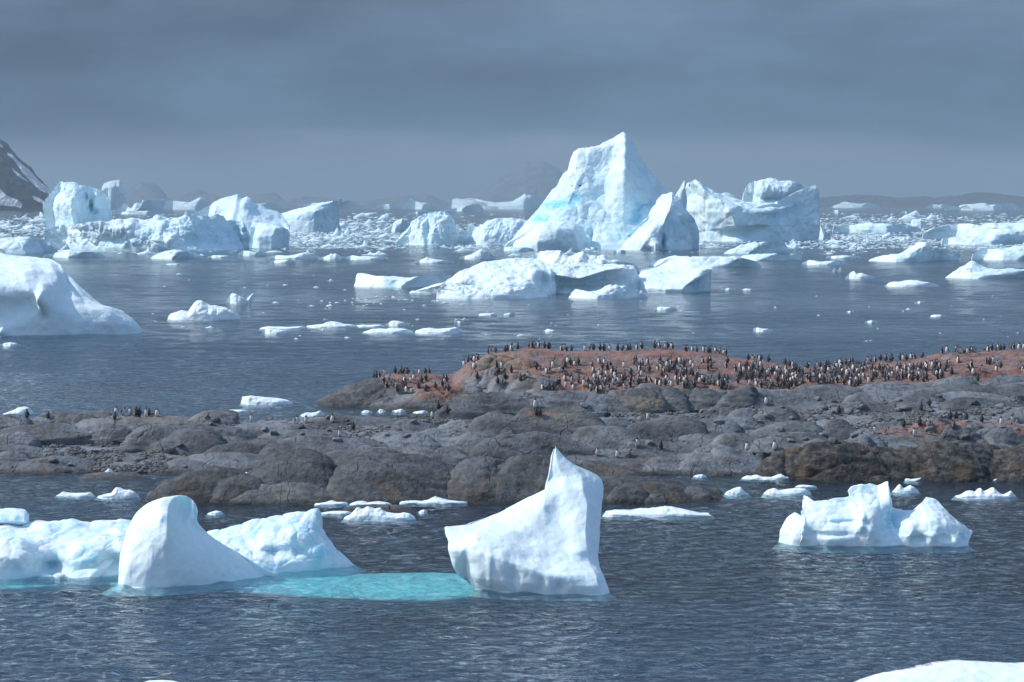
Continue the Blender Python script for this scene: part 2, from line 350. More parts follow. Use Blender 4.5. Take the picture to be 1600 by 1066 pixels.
# ------------------------------------------------------------------ lofted ice and hills
def catmull(A, n):
    """resample the rows A (R, K, 3) along axis 0 to n rows, Catmull-Rom"""
    R = A.shape[0]; t = np.linspace(0, R - 1, n); i = np.minimum(t.astype(int), R - 2); f = (t - i)[:, None, None]
    g = lambda k: A[np.clip(k, 0, R - 1)]
    p0, p1, p2, p3 = g(i - 1), g(i), g(i + 1), g(i + 2)
    return 0.5 * (2 * p1 + (p2 - p0) * f + (2 * p0 - 5 * p1 + 4 * p2 - p3) * f ** 2 + (3 * p1 - p0 - 3 * p2 + p3) * f ** 3)
def linear(A, n):
    R = A.shape[0]; t = np.linspace(0, R - 1, n); i = np.minimum(t.astype(int), R - 2); f = (t - i)[:, None, None]
    return A[i] * (1 - f) + A[i + 1] * f
def resample_rows(rows, nu, sm):
    same = len({len(r) for r in rows}) == 1; out = []
    rows = [np.asarray(r, float) for r in rows]
    if same:
        d = np.mean([np.linalg.norm(np.diff(r, axis=0), axis=1) / (np.linalg.norm(np.diff(r, axis=0), axis=1).sum() + 1e-9) for r in rows], 0) + 0.01
        kn = [np.concatenate([[0], np.cumsum(d)]) / d.sum()] * len(rows)
    else:
        kn = []
        for r in rows:
            d = np.linalg.norm(np.diff(r, axis=0), axis=1) + 1e-6; kn.append(np.concatenate([[0], np.cumsum(d)]) / d.sum())
    u = np.linspace(0, 1, nu)
    for r, k in zip(rows, kn):
        li = np.stack([np.interp(u, k, r[:, c]) for c in range(3)], -1)
        if sm > 0:
            w = max(3, int(nu / len(r) * 0.9)) | 1; ker = np.hanning(w + 2)[1:-1]; ker /= ker.sum()
            pad = np.pad(li, ((w // 2, w // 2), (0, 0)), mode='edge')
            sl = np.stack([np.convolve(pad[:, c], ker, 'valid') for c in range(3)], -1)
            e = np.minimum(1, np.minimum(np.arange(nu), np.arange(nu)[::-1]) / w)[:, None]
            li = li * (1 - sm * e) + sl * sm * e
        out.append(li)
    return np.stack(out)
def loft(rows, thick, nu=90, nv=40, sm=0.4, vsm=0.5, ops=(), noises=(), seed=0, keel=1.0, spread=0.3, bulge=0.6, backz=0.9, smooth_ops=None):
    """rows: base first, each a list of pixels on the water (px, py) or (px, py, metres behind the base's front); thick: back depth of every row in m"""
    base = np.array([r[:2] for r in rows[0]], float); b3 = on_level(base[:, 0], base[:, 1], 0.0); Y0 = b3[:, 1].min()
    W3 = [np.stack([base[:, 0], base[:, 1], b3[:, 1]], -1)]
    for r in rows[1:]:
        r = np.array(r, float); W3.append(np.stack([r[:, 0], r[:, 1], Y0 + r[:, 2]], -1))
    A = resample_rows(W3, nu, sm)
    dev = A[0, :, 2] - Y0; dev = np.minimum(dev, .6 * np.ptp(b3[:, 0]))   # plan curve of the foot
    A[0, :, 2] = Y0 + dev; A[1:, :, 2] = np.maximum(A[1:, :, 2], Y0 + dev + np.minimum(A[1:, :, 2] - Y0, 0) * .3)
    A = catmull(A, nv) * vsm + linear(A, nv) * (1 - vsm)
    A = unproj(A[..., 0], A[..., 1], A[..., 2]); A[0, :, 2] = 0; A[1:, :, 2] = np.maximum(A[1:, :, 2], 0.004 * np.arange(1, nv)[:, None])
    th = np.interp(np.linspace(0, len(thick) - 1, nv), range(len(thick)), thick)
    u = np.linspace(0, 1, nu); sn = np.sin(np.pi * u) ** bulge
    lerpY = A[:, :1, 1] * (1 - u) + A[:, -1:, 1] * u
    B = A.copy(); B[..., 1] = np.maximum(A[..., 1], lerpY) + th[:, None] * sn
    B[..., 0] = A[..., 0] * (1 + (B[..., 1] - A[..., 1]) / Y0 * 0.0)
    B[..., 2] = np.where(A[..., 2] > 0, A[..., 2] * backz, A[..., 2])
    if ops:
        px, py = proj(A)
    blueF = np.zeros(A.shape[:2])
    for o in ops:
        ox, oy, rx, ry, dY = o[:5]; w = np.exp(-(((px - ox) / rx) ** 2 + ((py - oy) / ry) ** 2)); A[..., 1] += dY * w
        if len(o) > 5: blueF += o[5] * w
    ring = np.concatenate([A, B[:, ::-1][:, 1:-1]], 1); nr = ring.shape[1]
    cen = ring[0].mean(0)
    keel = 0.30 if Y0 < 140 else 0.06 + 0.0006 * Y0
    low = ring[0].copy(); low[:, :2] = cen[:2] + (low[:, :2] - cen[:2]) * (1 + spread / max(1.0, np.ptp(ring[0][:, 0]))); low[:, 2] = -keel
    G = np.concatenate([low[None], ring]); n = G.shape[0]
    bl = np.zeros((n, nr)); bl[1:, :nu] = blueF; bl[0] = 0.5
    V = G.reshape(-1, 3); bl = bl.reshape(-1)
    i, j = np.meshgrid(np.arange(n - 1), np.arange(nr), indexing='ij'); j2 = (j + 1) % nr
    Q = np.stack([i * nr + j, i * nr + j2, (i + 1) * nr + j2, (i + 1) * nr + j], -1).reshape(-1, 4)
    t0 = (n - 1) * nr; cap = []
    for k in range(nu - 1):
        a, b = k, k + 1; c = (nr - (k + 1)) % nr if k + 1 < nu - 1 else nu - 1; d = (nr - k) % nr
        q = [t0 + a, t0 + b, t0 + c, t0 + d]
        cap.append(q)
    Nn = vnormals(V, Q)
    S = np.array([seed * 3.7, seed * 1.3, seed * 5.1])
    disp = np.zeros(len(V))
    for kind, sc, amp in noises:
        if kind == 'f': disp += amp * fbm(V / sc + S, 4)
        elif kind == 'r': disp += amp * fbm(V / sc + S, 4, ridged=True) 
        elif kind == 's': disp += amp * fbm(V / (np.array([1, 1, 6]) * sc) + S, 3, ridged=True)     # vertical flutes
        elif kind == 'w':
            b1, b2, _ = worley(V / sc + S); disp += amp * (np.sqrt(np.clip(b2 - b1, 0, 1)) - 0.5)
        elif kind == 'c':
            b1, b2, cid = worley(V / sc + S); disp += amp * ((cid % 97) / 97.0 - 0.5) * sstep(0, 0.15, b2 - b1)
    k = np.clip((V[:, 2] + 0.1) / max(0.8, 0.003 * Y0), 0.2, 1)
    V = V + Nn * (disp * k)[:, None]
    Fc = [tuple(q) for q in Q.tolist()]
    for q in cap:
        s = list(dict.fromkeys(q)); 
        if len(s) >= 3: Fc.append(tuple(s))
    return V, Fc, bl
def ice_obj(name, lofts, mat, label, cat='iceberg', group=None, parent=None, attrname='blue', kind=None):
    """the first loft is the berg's body; further blocks welded to it are parts of it"""
    root = None
    for n, (V, Fc, bl) in enumerate(lofts):
        org = np.array([V[:, 0].mean(), V[:, 1].mean(), 0.0])
        o = mesh_obj(name if n == 0 else 'ice_block', V, Fc, mat, attrs={attrname: np.clip(bl, -0.3, 1)}, origin=org)
        if n == 0: root = o; rorg = org
        else: o.parent = root; o.location = tuple(org - rorg)
    return tag(root, label, cat, group, kind)
def auto(base, crest, d, mids=((0.35, 0.12), (0.7, 0.45)), ):
    """front rows between a water line and a crest: mids are (height fraction, share of the crest's set-back)"""
    crest = np.array(crest, float); base = np.array(base, float)
    if len(base) != len(crest):
        kb = np.linspace(0, 1, len(base)); kc = (crest[:, 0] - crest[0, 0]) / (crest[-1, 0] - crest[0, 0]); kc = np.maximum.accumulate(kc)
        base = np.stack([np.interp(kc, kb, base[:, 0]), np.interp(kc, kb, base[:, 1])], -1)
    rows = [base.tolist()]
    cs = crest[:, :2].copy()
    for _ in range(3): cs[1:-1] = (cs[:-2] + cs[1:-1] + cs[2:]) / 3
    cd = crest[:, 2] if crest.shape[1] > 2 else np.full(len(crest), d)
    for f, g in mids:
        cc = cs * (1 - f) + crest[:, :2] * f
        rows.append([(b[0] + (c[0] - b[0]) * f, b[1] + (c[1] - b[1]) * f, g * q) for b, c, q in zip(base, cc, cd)])
    rows.append([(c[0], c[1], q) for c, q in zip(crest, cd)])
    return rows

# ------------------------------------------------------------------ distant land
def hill(name, base, crest, d, mat, label, nu=160, nv=60, amp=20, sc=80, snow=None, depth=None, sm=0.1):
    rows = auto(base, crest, d, mids=((0.5, 0.45),))
    V, Fc, _ = loft(rows, [depth or d, (depth or d) * 0.6, 0.0], nu=nu, nv=nv, sm=sm, vsm=0, noises=(('r', sc, amp), ('f', sc / 5, amp / 4)), seed=len(crest), keel=1, spread=0, backz=0.8)
    px, py = proj(V); s = np.zeros(len(V))
    for poly in snow or ():
        poly = np.array(poly, float); ins = np.zeros(len(V), bool); j = len(poly) - 1
        nx = px + 1.2 * perlin(V / 30.0); ny = py + 1.2 * perlin(V / 30.0 + 9)
        for i in range(len(poly)):
            xi, yi = poly[i]; xj, yj = poly[j]
            c = ((yi > ny) != (yj > ny)) & (nx < (xj - xi) * (ny - yi) / (yj - yi + 1e-9) + xi); ins ^= c; j = i
        s[ins] = 1
    org = np.array([V[:, 0].mean(), V[:, 1].mean(), 0])
    o = mesh_obj(name, V, Fc, mat, attrs={'snow': s}, origin=org); return tag(o, label, kind='structure')
hill('mountain', [(-330, 329.7), (105, 329.5)], [(-330, 150), (-200, 145), (-90, 165), (-30, 200), (0, 220), (12, 230), (22, 243), (32, 250), (48, 268), (60, 280), (72, 296), (84, 308), (94, 319), (104, 327.5)], 300, HILL,
     'dark rocky mountain slope with long snow strips at the left edge', nu=330, nv=130, amp=9, sc=60,
     snow=[[(10, 238), (18, 240), (30, 253), (42, 262), (55, 276), (68, 288), (88, 300), (100, 312), (97, 318), (80, 305), (62, 296), (48, 284), (36, 270), (22, 252)],
           [(19, 262), (30, 272), (44, 284), (46, 286), (30, 277), (21, 268)], [(-60, 290), (-20, 285), (0, 296), (10, 306), (28, 313), (35, 319), (32, 325), (20, 322), (5, 321), (-20, 325), (-60, 320)],
           [(50, 306), (60, 308), (72, 317), (76, 322), (66, 318), (54, 312)], [(-5, 222), (2, 226), (6, 230), (2, 230), (-4, 227)], [(86, 300), (96, 308), (104, 318), (100, 322), (90, 312)]])
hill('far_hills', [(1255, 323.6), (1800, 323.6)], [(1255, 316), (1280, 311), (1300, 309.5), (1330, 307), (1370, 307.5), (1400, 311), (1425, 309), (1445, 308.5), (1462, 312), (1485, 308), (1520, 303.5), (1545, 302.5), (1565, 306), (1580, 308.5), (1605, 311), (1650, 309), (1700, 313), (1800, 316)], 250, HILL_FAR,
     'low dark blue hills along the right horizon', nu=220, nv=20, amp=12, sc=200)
hill('far_hills', [(120, 322.4), (700, 322.4)], [(120, 318), (180, 312), (205, 298), (222, 287), (240, 288), (252, 300), (262, 312), (290, 302), (310, 298), (330, 306), (370, 314), (395, 305), (430, 302), (447, 316), (470, 306), (490, 309), (520, 311), (560, 316), (600, 312), (640, 308), (670, 306), (700, 318)], 300, HILL_HAZE_TINT,
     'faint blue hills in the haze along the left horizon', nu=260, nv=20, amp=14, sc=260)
hill('far_hills', [(700, 321.6), (905, 321.6)], [(700, 318), (738, 306), (752, 293), (775, 281), (800, 270), (822, 254), (845, 252), (870, 262), (890, 285), (905, 305)], 400, HILL_HAZE_TINT,
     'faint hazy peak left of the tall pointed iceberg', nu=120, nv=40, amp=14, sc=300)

# ------------------------------------------------------------------ the icebergs close to the camera
# leaning fin
r0 = [(185, 914), (190, 917), (225, 918), (262, 917.5), (310, 914), (360, 909), (405, 902), (428, 896)]
r1 = [(188, 872, 1.3), (203, 873, .4), (232, 874, .05), (260, 874, -.1), (300, 871, .9), (340, 869, 1.7), (372, 869, 2.5), (390, 876, 3.6)]
r2 = [(195, 838, 1.9), (209, 838, .9), (232, 838, .45), (261, 838, .15), (286, 836, 1.4), (306, 836, 2.2), (325, 837, 3.0), (338, 845, 3.8)]
r3 = [(211, 804, 2.2), (224, 804, 1.4), (243, 806, 1.0), (262, 806, .55), (277, 818, 1.7), (289, 826, 2.3), (300, 822, 2.9), (310, 817, 3.6)]
r4 = [(230, 787, 2.6), (240, 787, 2.1), (251, 787, 1.7), (263, 790, 1.6), (275, 800, 2.4), (285, 808, 2.8), (298, 802, 3.2), (308, 797, 3.6)]
r5 = [(250, 779, 2.8), (256, 777, 2.7), (263, 776, 2.7), (273, 775, 2.9), (282, 774, 3.0), (291, 775, 3.2), (299, 780, 3.3), (305, 787, 3.6)]
ice_obj('iceberg', [loft([r0, r1, r2, r3, r4, r5], [2.6, 2.2, 1.5, .9, .5, .15], nu=170, nv=110, sm=.5, vsm=.9, spread=1.4, keel=1.5,
        ops=[(284, 798, 17, 15, .6),  (345, 868, 30, 25, .3), (252, 806, 7, 10, -.25)], noises=[('f', 1.4, .07), ('f', .28, .022)], seed=1)], ICE_NEAR,
        'smooth white fin-shaped iceberg with a curled scooped top, at left front')
# lumpy blue berg behind it, left
r0 = [(-70, 906), (0, 905), (40, 904), (60, 900), (85, 899), (108, 901), (150, 901), (185, 899), (215, 898), (240, 893)]
r1 = [(-70, 870, .8), (0, 868, .5), (40, 872, .5), (62, 872, 1.3), (88, 875, 1.6), (118, 880, .6), (155, 868, .7), (185, 862, 1.4), (215, 860, 2), (245, 865, 3)]
r2 = [(-70, 842, 1.8), (0, 840, 1.5), (30, 842, 1.5), (60, 852, 2.2), (95, 850, 2.4), (130, 855, 1.5), (165, 846, 1.7), (190, 838, 2.2), (215, 836, 2.8), (245, 840, 3.8)]
r3 = [(-70, 834, 3.0), (-10, 834, 2.8), (30, 838, 2.8), (52, 830, 3.4), (85, 830, 3.4), (115, 834, 3.2), (150, 830, 3.2), (185, 826, 3.6), (212, 826, 4), (240, 828, 4.6)]
r4 = [(-70, 815, 5), (-10, 816, 5), (30, 818, 4.8), (52, 812, 4.6), (78, 813, 4.6), (110, 814.5, 4.6), (130, 818, 4.6), (155, 811.5, 4.8), (190, 813, 5), (235, 820, 5.4)]
slab = auto([(-70, 897), (-20, 898), (20, 897), (44, 893)], [(-70, 797, 4.6), (-20, 796, 4.4), (0, 795, 4.2), (22, 795.5, 4.2), (40, 796.5, 4.4), (43.5, 801, 5)], 4.4, mids=((.35, .75), (.62, .95), (.8, .62), (.93, .7)))
slope = auto([(106, 902), (120, 903), (140, 903), (156, 901)], [(165, 850, 2.6), (178, 846, 2.5), (192, 842, 2.6), (205, 846, 3.2)], 2.6, mids=((.5, .35), (.85, .7)))
ice_obj('iceberg', [loft([r0, r1, r2, r3, r4], [3, 2.6, 2, 1.5, .6], nu=220, nv=100, sm=.5, vsm=.8, spread=1.0, keel=1.5,
            ops=[(75, 885, 26, 14, .9, .45), (170, 880, 20, 16, .5, .40), (60, 845, 14, 10, -.4), (20, 870, 22, 16, -.3), (190, 850, 12, 22, -.3), (100, 838, 16, 10, .2, .15)],
            noises=[('f', 1.8, .26), ('w', 1.3, .14), ('f', .5, .04)], seed=2),
        loft(slab, [2, 2, 1.8, 1.2, 1.0], nu=90, nv=50, sm=.3, vsm=.4, noises=[('f', 1.4, .15), ('f', .35, .03)], seed=3),
        loft(slope, [2, 1.2, .3], nu=50, nv=40, sm=.4, vsm=.8, noises=[('f', .9, .08), ('f', .3, .03)], seed=4)], ICE_NEAR_BLUE,
        'lumpy pale blue iceberg with a flat-topped block at the left edge of the photo')
# small bits and mushroom lump on it
# blue berg right of the fin
crest = [(300, 834, 4), (328, 829, 3.8), (345, 828, 3.6), (362, 825.5, 3.4), (378, 818, 3.2), (395, 811.5, 3.2), (420, 807.5, 3.1), (450, 803.5, 3.0), (480, 799, 2.9), (497, 794.5, 2.9), (501, 800, 3.3), (503, 812, 3.6)]
r0 = [(300, 897), (340, 896.5), (380, 896), (420, 895.5), (440, 895), (460, 893.5), (480, 892.5), (500, 891), (520, 889.5), (535, 888), (545, 886), (553, 883.5)]
r1 = [(300, 875, 1.8), (330, 872, 1.5), (365, 868, .8), (400, 872, .5), (425, 876, .6), (450, 878, .7), (475, 876, .6), (495, 872, .5), (512, 870, .7), (525, 870, 1.3), (535, 872, 1.9), (543, 876, 2.5)]
r2 = [(300, 855, 2.8), (330, 850, 2.4), (358, 848, 1.8), (385, 850, 1.9), (410, 852, 1.9), (435, 848, 1.3), (455, 845, 1.2), (472, 842, 1.2), (488, 842, 1.3), (500, 842, 1.8), (509, 843, 2.5), (517, 846, 3.2)]
r3 = [(300, 842, 3.6), (330, 837, 3.2), (355, 833, 2.8), (378, 832, 2.7), (400, 829, 2.5), (422, 825, 2.2), (445, 822, 2.1), (465, 819, 2.1), (480, 818, 2.2), (492, 818, 2.4), (500, 820, 2.9), (507, 826, 3.6)]
ice_obj('iceberg', [loft([r0, r1, r2, r3, crest], [3, 2.4, 1.6, 1.0, .25], nu=220, nv=110, sm=.35, vsm=.7, spread=1.2, keel=1.5,
            ops=[(410, 851, 14, 12, -.7), (370, 845, 14, 10, .2, .3), (432, 862, 20, 6, .3, .4), (468, 862, 12, 8, .2, .2), (495, 860, 14, 12, -.3), (455, 832, 12, 12, -.35), (480, 838, 10, 12, -.2), (370, 852, 10, 8, -.3)],
            noises=[('f', 1.3, .16), ('w', .9, .16), ('f', .4, .05)], seed=5)], ICE_NEAR_BLUE,
        'blue-white iceberg with rubbly face and square upright end, right of the fin-shaped one')
# tall central berg
rows = [
 [(742, 921), (770, 923.5), (800, 925.5), (840, 926.5), (880, 927.5), (915, 928), (940, 928), (952, 925)],
 [(712, 893, 1.0), (745, 903, -.45), (785, 908, -.5), (825, 911, -.4), (870, 913, -.3), (905, 915, -.2), (935, 915, 0), (949, 913, 1)],
 [(700, 860, 1.5), (735, 862, -.1), (780, 874, -.3), (820, 887, -.2), (860, 897, -.1), (900, 901, .1), (930, 900, .4), (942, 896, 1.3)],
 [(701, 845, 2.0), (745, 848, 1.0), (790, 856, 1.0), (825, 866, 1.1), (860, 877, 1.1), (895, 880, 1.2), (920, 876, 1.5), (935, 872, 2.4)],
 [(698, 832, 2.5), (745, 830, 2.2), (790, 828, 2.4), (820, 830, 2.3), (855, 838, 2.3), (885, 838, 2.4), (915, 833, 2.5), (936, 830, 3.4)],
 [(697, 827, 2.8), (733, 823, 3.2), (780, 808, 3.8), (820, 796, 3.8), (850, 792, 3.4), (885, 792, 3.4), (918, 790, 3.4), (941, 792, 4.4)],
 [(696.5, 825, 3.0), (730, 821, 3.6), (777, 804, 4.3), (815, 785, 4.6), (853, 766, 4.3), (882, 766, 4.0), (910, 764, 3.9), (944, 770, 5.0)],
 [(696, 824, 3.1), (729, 820.5, 3.8), (776, 803.5, 4.5), (814, 784.5, 4.8), (855, 748, 4.8), (878, 745, 4.6), (908, 745, 4.6), (942, 752, 5.4)],
 [(696, 823.6, 3.1), (729, 820.2, 3.8), (776, 803.3, 4.5), (814, 784.3, 4.8), (857, 738, 4.9), (872, 728, 4.8), (895, 728, 4.9), (930, 740, 5.5)],
 [(696, 823.4, 3.1), (729, 820, 3.8), (776, 803.1, 4.5), (814, 784.1, 4.8), (861, 715, 5.1), (868, 705, 5.0), (880, 712, 5.1), (890, 722, 5.4)],
 [(696, 823.2, 3.1), (729, 819.9, 3.8), (776, 803, 4.5), (814, 784, 4.8), (866, 701, 5.2), (868, 697, 5.2), (870, 699, 5.2), (873, 704, 5.3)]]
rows = [r[:4] + [((852, 767, 4.4) if k >= 6 else tuple((p + q) / 2 for p, q in zip(r[3], r[4])))] + r[4:] for k, r in enumerate(rows)]
rows = [r if k < 7 else r[:5] + [r[5]] + r[6:] for k, r in enumerate(rows)]
ice_obj('iceberg', [loft(rows, [2.5, 2.8, 3, 2.4, 1.8, 1.0, .6, .7, .6, .3, .1], nu=240, nv=190, sm=.25, vsm=.55, spread=.6, keel=1.5,
            ops=[(728, 900, 12, 25, .5), (820, 845, 22, 14, .3), (870, 805, 20, 22, .35), (905, 860, 14, 8, -.25), (803, 902, 9, 20, .16), (846, 915, 6, 12, .15), (876, 918, 8, 9, .22), (765, 890, 4, 30, -.08), (728, 880, 6, 20, .1)],
            noises=[('f', 2.0, .16), ('f', .6, .03)], seed=6)], ICE_NEAR,
        'tall white iceberg with a sharp spire above a broad sloping side, front centre')
# right-hand berg
crest = [(1221, 823), (1230, 807), (1241, 799), (1253, 804), (1266, 802), (1264, 790), (1255, 773.5), (1262, 775), (1273, 783), (1292, 781), (1325, 778), (1339, 773), (1336, 767), (1328, 761.5), (1345, 757.5), (1358, 754), (1371, 758), (1380, 753), (1388, 752), (1390, 770), (1391, 787), (1402, 794), (1414, 796.5), (1430, 795), (1440, 783), (1447, 776), (1465, 783), (1477, 795), (1495, 811), (1512, 828), (1518, 838)]
cd = [2.5 + .3 * math.sin(i * 1.3) for i in range(len(crest))]
crest = [(a, b, c) for (a, b), c in zip(crest, cd)]
right = auto([(1217, 848), (1240, 851.5), (1280, 853), (1330, 854), (1380, 854.5), (1420, 853.5), (1470, 854.5), (1500, 854), (1513, 851)], crest, 2.6, mids=((.25, .02), (.55, .35), (.8, .75)))
ice_obj('iceberg', [loft(right, [2.6, 2.4, 1.8, 1.0, .35], nu=260, nv=110, sm=.15, vsm=.6, spread=.6, keel=1.5,
            ops=[(1393, 818, 18, 24, 1.0, .7), (1364, 800, 18, 30, -.5), (1420, 825, 12, 12, -.6), (1455, 815, 22, 20, -.5), (1300, 825, 20, 30, -.3), (1345, 835, 8, 14, .25), (1440, 842, 10, 6, .3, .2), (1508, 840, 6, 8, .6, .5), (1250, 830, 16, 20, -.4), (1478, 840, 12, 5, .25), (1320, 815, 26, 4, .3, .12), (1300, 835, 30, 4, .25, .1), (1345, 818, 6, 20, -.4)],
            noises=[('f', 1.6, .24), ('w', 1.2, .10), ('f', .5, .04)], seed=7)], ICE_NEAR,
        'white iceberg with three peaks and a blue hollow, floating at right front')
# berg top showing at the bottom right corner
cr = [(1318, 1085, 3), (1335, 1066, 3), (1380, 1052, 3.4), (1420, 1045.5, 3.6), (1470, 1038, 3.8), (1500, 1034.5, 3.8), (1540, 1035, 3.8), (1580, 1037, 3.8), (1640, 1036, 4), (1700, 1050, 4), (1760, 1090, 3)]
ice_obj('iceberg', [loft(auto([(1300, 1112), (1400, 1128), (1550, 1132), (1700, 1125), (1780, 1112)], cr, 4, mids=((.5, .25), (.85, .6))), [3, 2.5, 2, 1.2], nu=160, nv=60, sm=.4, vsm=.8, spread=1,
            noises=[('f', 1.2, .10), ('f', .3, .03)], seed=8)], ICE_NEAR, 'smooth white iceberg top rising at the bottom right corner of the photo')
ice_obj('ice_floe', [loft(auto([(212, 1078), (255, 1082), (305, 1078)], [(214, 1070, .3), (232, 1063.5, .5), (250, 1062.5, .5), (270, 1063.5, .5), (302, 1071, .3)], .5), [.8, .5, .1], nu=60, nv=20, noises=[('f', .5, .03)], seed=9, keel=.5)], ICE_NEAR,
        'small floe just showing at the bottom edge, left', 'ice floe')
# submerged shelf that colours the water turquoise
top = np.array([(-60, 903), (60, 901), (180, 899), (260, 899), (340, 898), (430, 899.5), (520, 897), (600, 894.5), (680, 893.5), (745, 897), (800, 905), (790, 921), (745, 930), (690, 936.5), (600, 936), (500, 931), (420, 925), (330, 919), (240, 917), (150, 910), (60, 917), (0, 920), (-60, 921)], float)
P0 = on_level(top[:, 0], top[:, 1], -0.28)
K = len(P0); idx = np.linspace(0, K, 240, endpoint=False); P1 = np.stack([np.interp(idx, range(K + 1), np.append(P0[:, c], P0[0, c])) for c in range(3)], -1)
cen = P1.mean(0); rings = []
for s, z in ((0.0, -0.25), (.35, -.25), (.6, -.26), (.8, -.27), (.9, -.28), (.97, -.30), (1.0, -.36), (.96, -.50)):
    ax = np.stack([P1[:, 0], np.full(240, 0.0), np.zeros(240)], -1); mid = cen[1] + (P1[:, 0] - cen[0]) * 0.0
    R_ = P1.copy(); R_[:, 1] = mid + (P1[:, 1] - mid) * s; R_[:, 0] = cen[0] + (P1[:, 0] - cen[0]) * (0.9 + 0.1 * s); R_[:, 2] = z + .02 * fbm(R_ / 1.5, 3); rings.append(R_)
V = np.concatenate(rings); Fc = []
for a in range(len(rings) - 1):
    for b in range(240): Fc.append((a * 240 + b, (a + 1) * 240 + b, (a + 1) * 240 + (b + 1) % 240, a * 240 + (b + 1) % 240))
tag(mesh_obj('submerged_ice', V, Fc, ICE_SUB, origin=np.array([cen[0], cen[1], 0])), 'turquoise underwater ice shelf stretching from the fin iceberg to the spire iceberg', 'submerged ice')

# ------------------------------------------------------------------ middle distance
r = [[(-90, 526), (-60, 526), (0, 525.5), (60, 524.5), (130, 523.5), (180, 522.5), (222, 520.5)],
     [(-90, 500, 3), (-60, 495, 2), (0, 497, 1.5), (60, 500, 2), (130, 503, 2), (180, 504, 2), (219, 512, 4)],
     [(-90, 460, 2), (-60, 455, 1), (0, 462, 0), (55, 474, .5), (112, 478, 5), (155, 484, 6), (207, 500, 6)],
     [(-90, 435, 8), (-60, 432, 6), (0, 435, 4), (60, 452, 1.5), (100, 452, 7), (130, 470, 8), (190, 487, 9)],
     [(-90, 412, 16), (-60, 412, 14), (0, 412, 12), (50, 418, 9), (85, 428, 9), (104, 448, 10), (165, 480.5, 10)],
     [(-90, 400, 22), (-60, 398, 22), (0, 395, 20), (40, 400, 18), (76, 407, 15), (94, 413, 13), (101, 428, 12)]]
ice_obj('iceberg', [loft(r, [10, 9, 7, 6, 4, 1], nu=200, nv=120, sm=.4, vsm=.7, spread=1, keel=3,
        ops=[(68, 468, 10, 16, -3.5), (100, 455, 10, 18, 2.2), (20, 480, 30, 14, 1.5), (5, 518, 8, 10, -2), (40, 430, 18, 12, -1)], noises=[('f', 7, .7), ('f', 1.8, .12)], seed=11)], ICE_MID,
        'big white iceberg with a snowy overhanging nose and blue shaded foot at the left edge')
# low berg with square left end
ice_obj('iceberg', [loft(auto([(553, 447), (570, 449), (620, 450), (680, 448), (712, 446)], [(559, 427.5, 3), (566, 426.5, 3), (580, 430, 3), (600, 433.5, 3), (640, 435, 3), (658, 431, 3), (672, 429, 3), (688, 431, 3), (693, 427.5, 3), (698, 431, 3), (704, 430, 3), (712, 436, 3)], 3, mids=((.3, .1), (.8, .5))), [8, 6, 2], nu=130, nv=40, sm=.1, vsm=.5,
        ops=[(617, 443, 8, 8, .6, .4), (585, 440, 5, 9, .6)], noises=[('f', 3, .5), ('f', .9, .15)], seed=12)], ICE_MID, 'low long iceberg with a raised square left end, left of the broad flat berg')
# broad flat berg, main white dome with skirt
ma = auto([(640, 457.5), (700, 459), (760, 460.5), (820, 461), (858, 460), (868, 459)], [(644, 456, 2), (665, 451.5, 4), (690, 444, 6), (712, 431, 8), (720, 425.5, 9), (745, 417, 11), (770, 410, 12), (800, 406, 13), (828, 406, 13), (848, 410, 12), (858, 417, 9), (862, 426, 6)], 9, mids=((.3, .1), (.7, .45)))
sk = auto([(682, 466), (720, 467.2), (780, 467.2), (830, 466.5), (862, 463)], [(684, 455, 2), (690, 446, 3), (700, 442, 4), (716, 443, 4), (735, 446, 4), (760, 447, 4), (785, 446, 4), (810, 448, 4), (835, 450, 4), (850, 455, 3), (861, 462, 2)], 4)
tb = [[(858, 457.5), (880, 458.5), (910, 458.5), (945, 458), (975, 457.5), (1003, 456)],
      [(856, 449, 3), (880, 446, 4), (910, 445, 5), (945, 444, 6), (975, 440, 6), (1000, 440, 6)],
      [(852, 438, 3.5), (880, 436, 3), (905, 436, 4), (945, 432, 5), (975, 428, 6), (998, 430, 7)],
      [(848, 428, 1.0), (880, 431, -1.0), (903, 436, -1.5), (945, 423, 1), (975, 418, 6), (995, 422, 8)],
      [(850, 418, 3), (880, 418, 4), (905, 420, 5), (950, 418, 7), (975, 415, 8), (992, 418, 9)],
      [(856, 413, 8), (880, 411.5, 10), (910, 411.5, 11), (945, 414, 11), (972, 412, 11), (990, 416, 10)]]
ice_obj('iceberg', [loft(ma, [22, 16, 10, 3], nu=180, nv=80, sm=.2, vsm=.7, ops=[(850, 440, 10, 12, 3, .1), (835, 428, 8, 10, -1)], noises=[('f', 5, .8), ('s', 2.2, .35), ('f', 1.2, .15)], seed=13),
        loft(sk, [6, 4, 2], nu=160, nv=40, sm=.2, vsm=.7, noises=[('f', 3, .7), ('w', 1.8, .45), ('f', .7, .12)], seed=14),
        loft(tb, [16, 14, 12, 10, 7, 2], nu=170, nv=80, sm=.15, vsm=.5, ops=[(880, 440, 24, 7, .5, .1), (925, 440, 30, 10, .5, .25)], noises=[('f', 4, .6), ('w', 2.5, .4), ('f', .9, .12)], seed=15)], ICE_MID,
        'broad low iceberg with a white dome and dark undercut in the middle of the water')
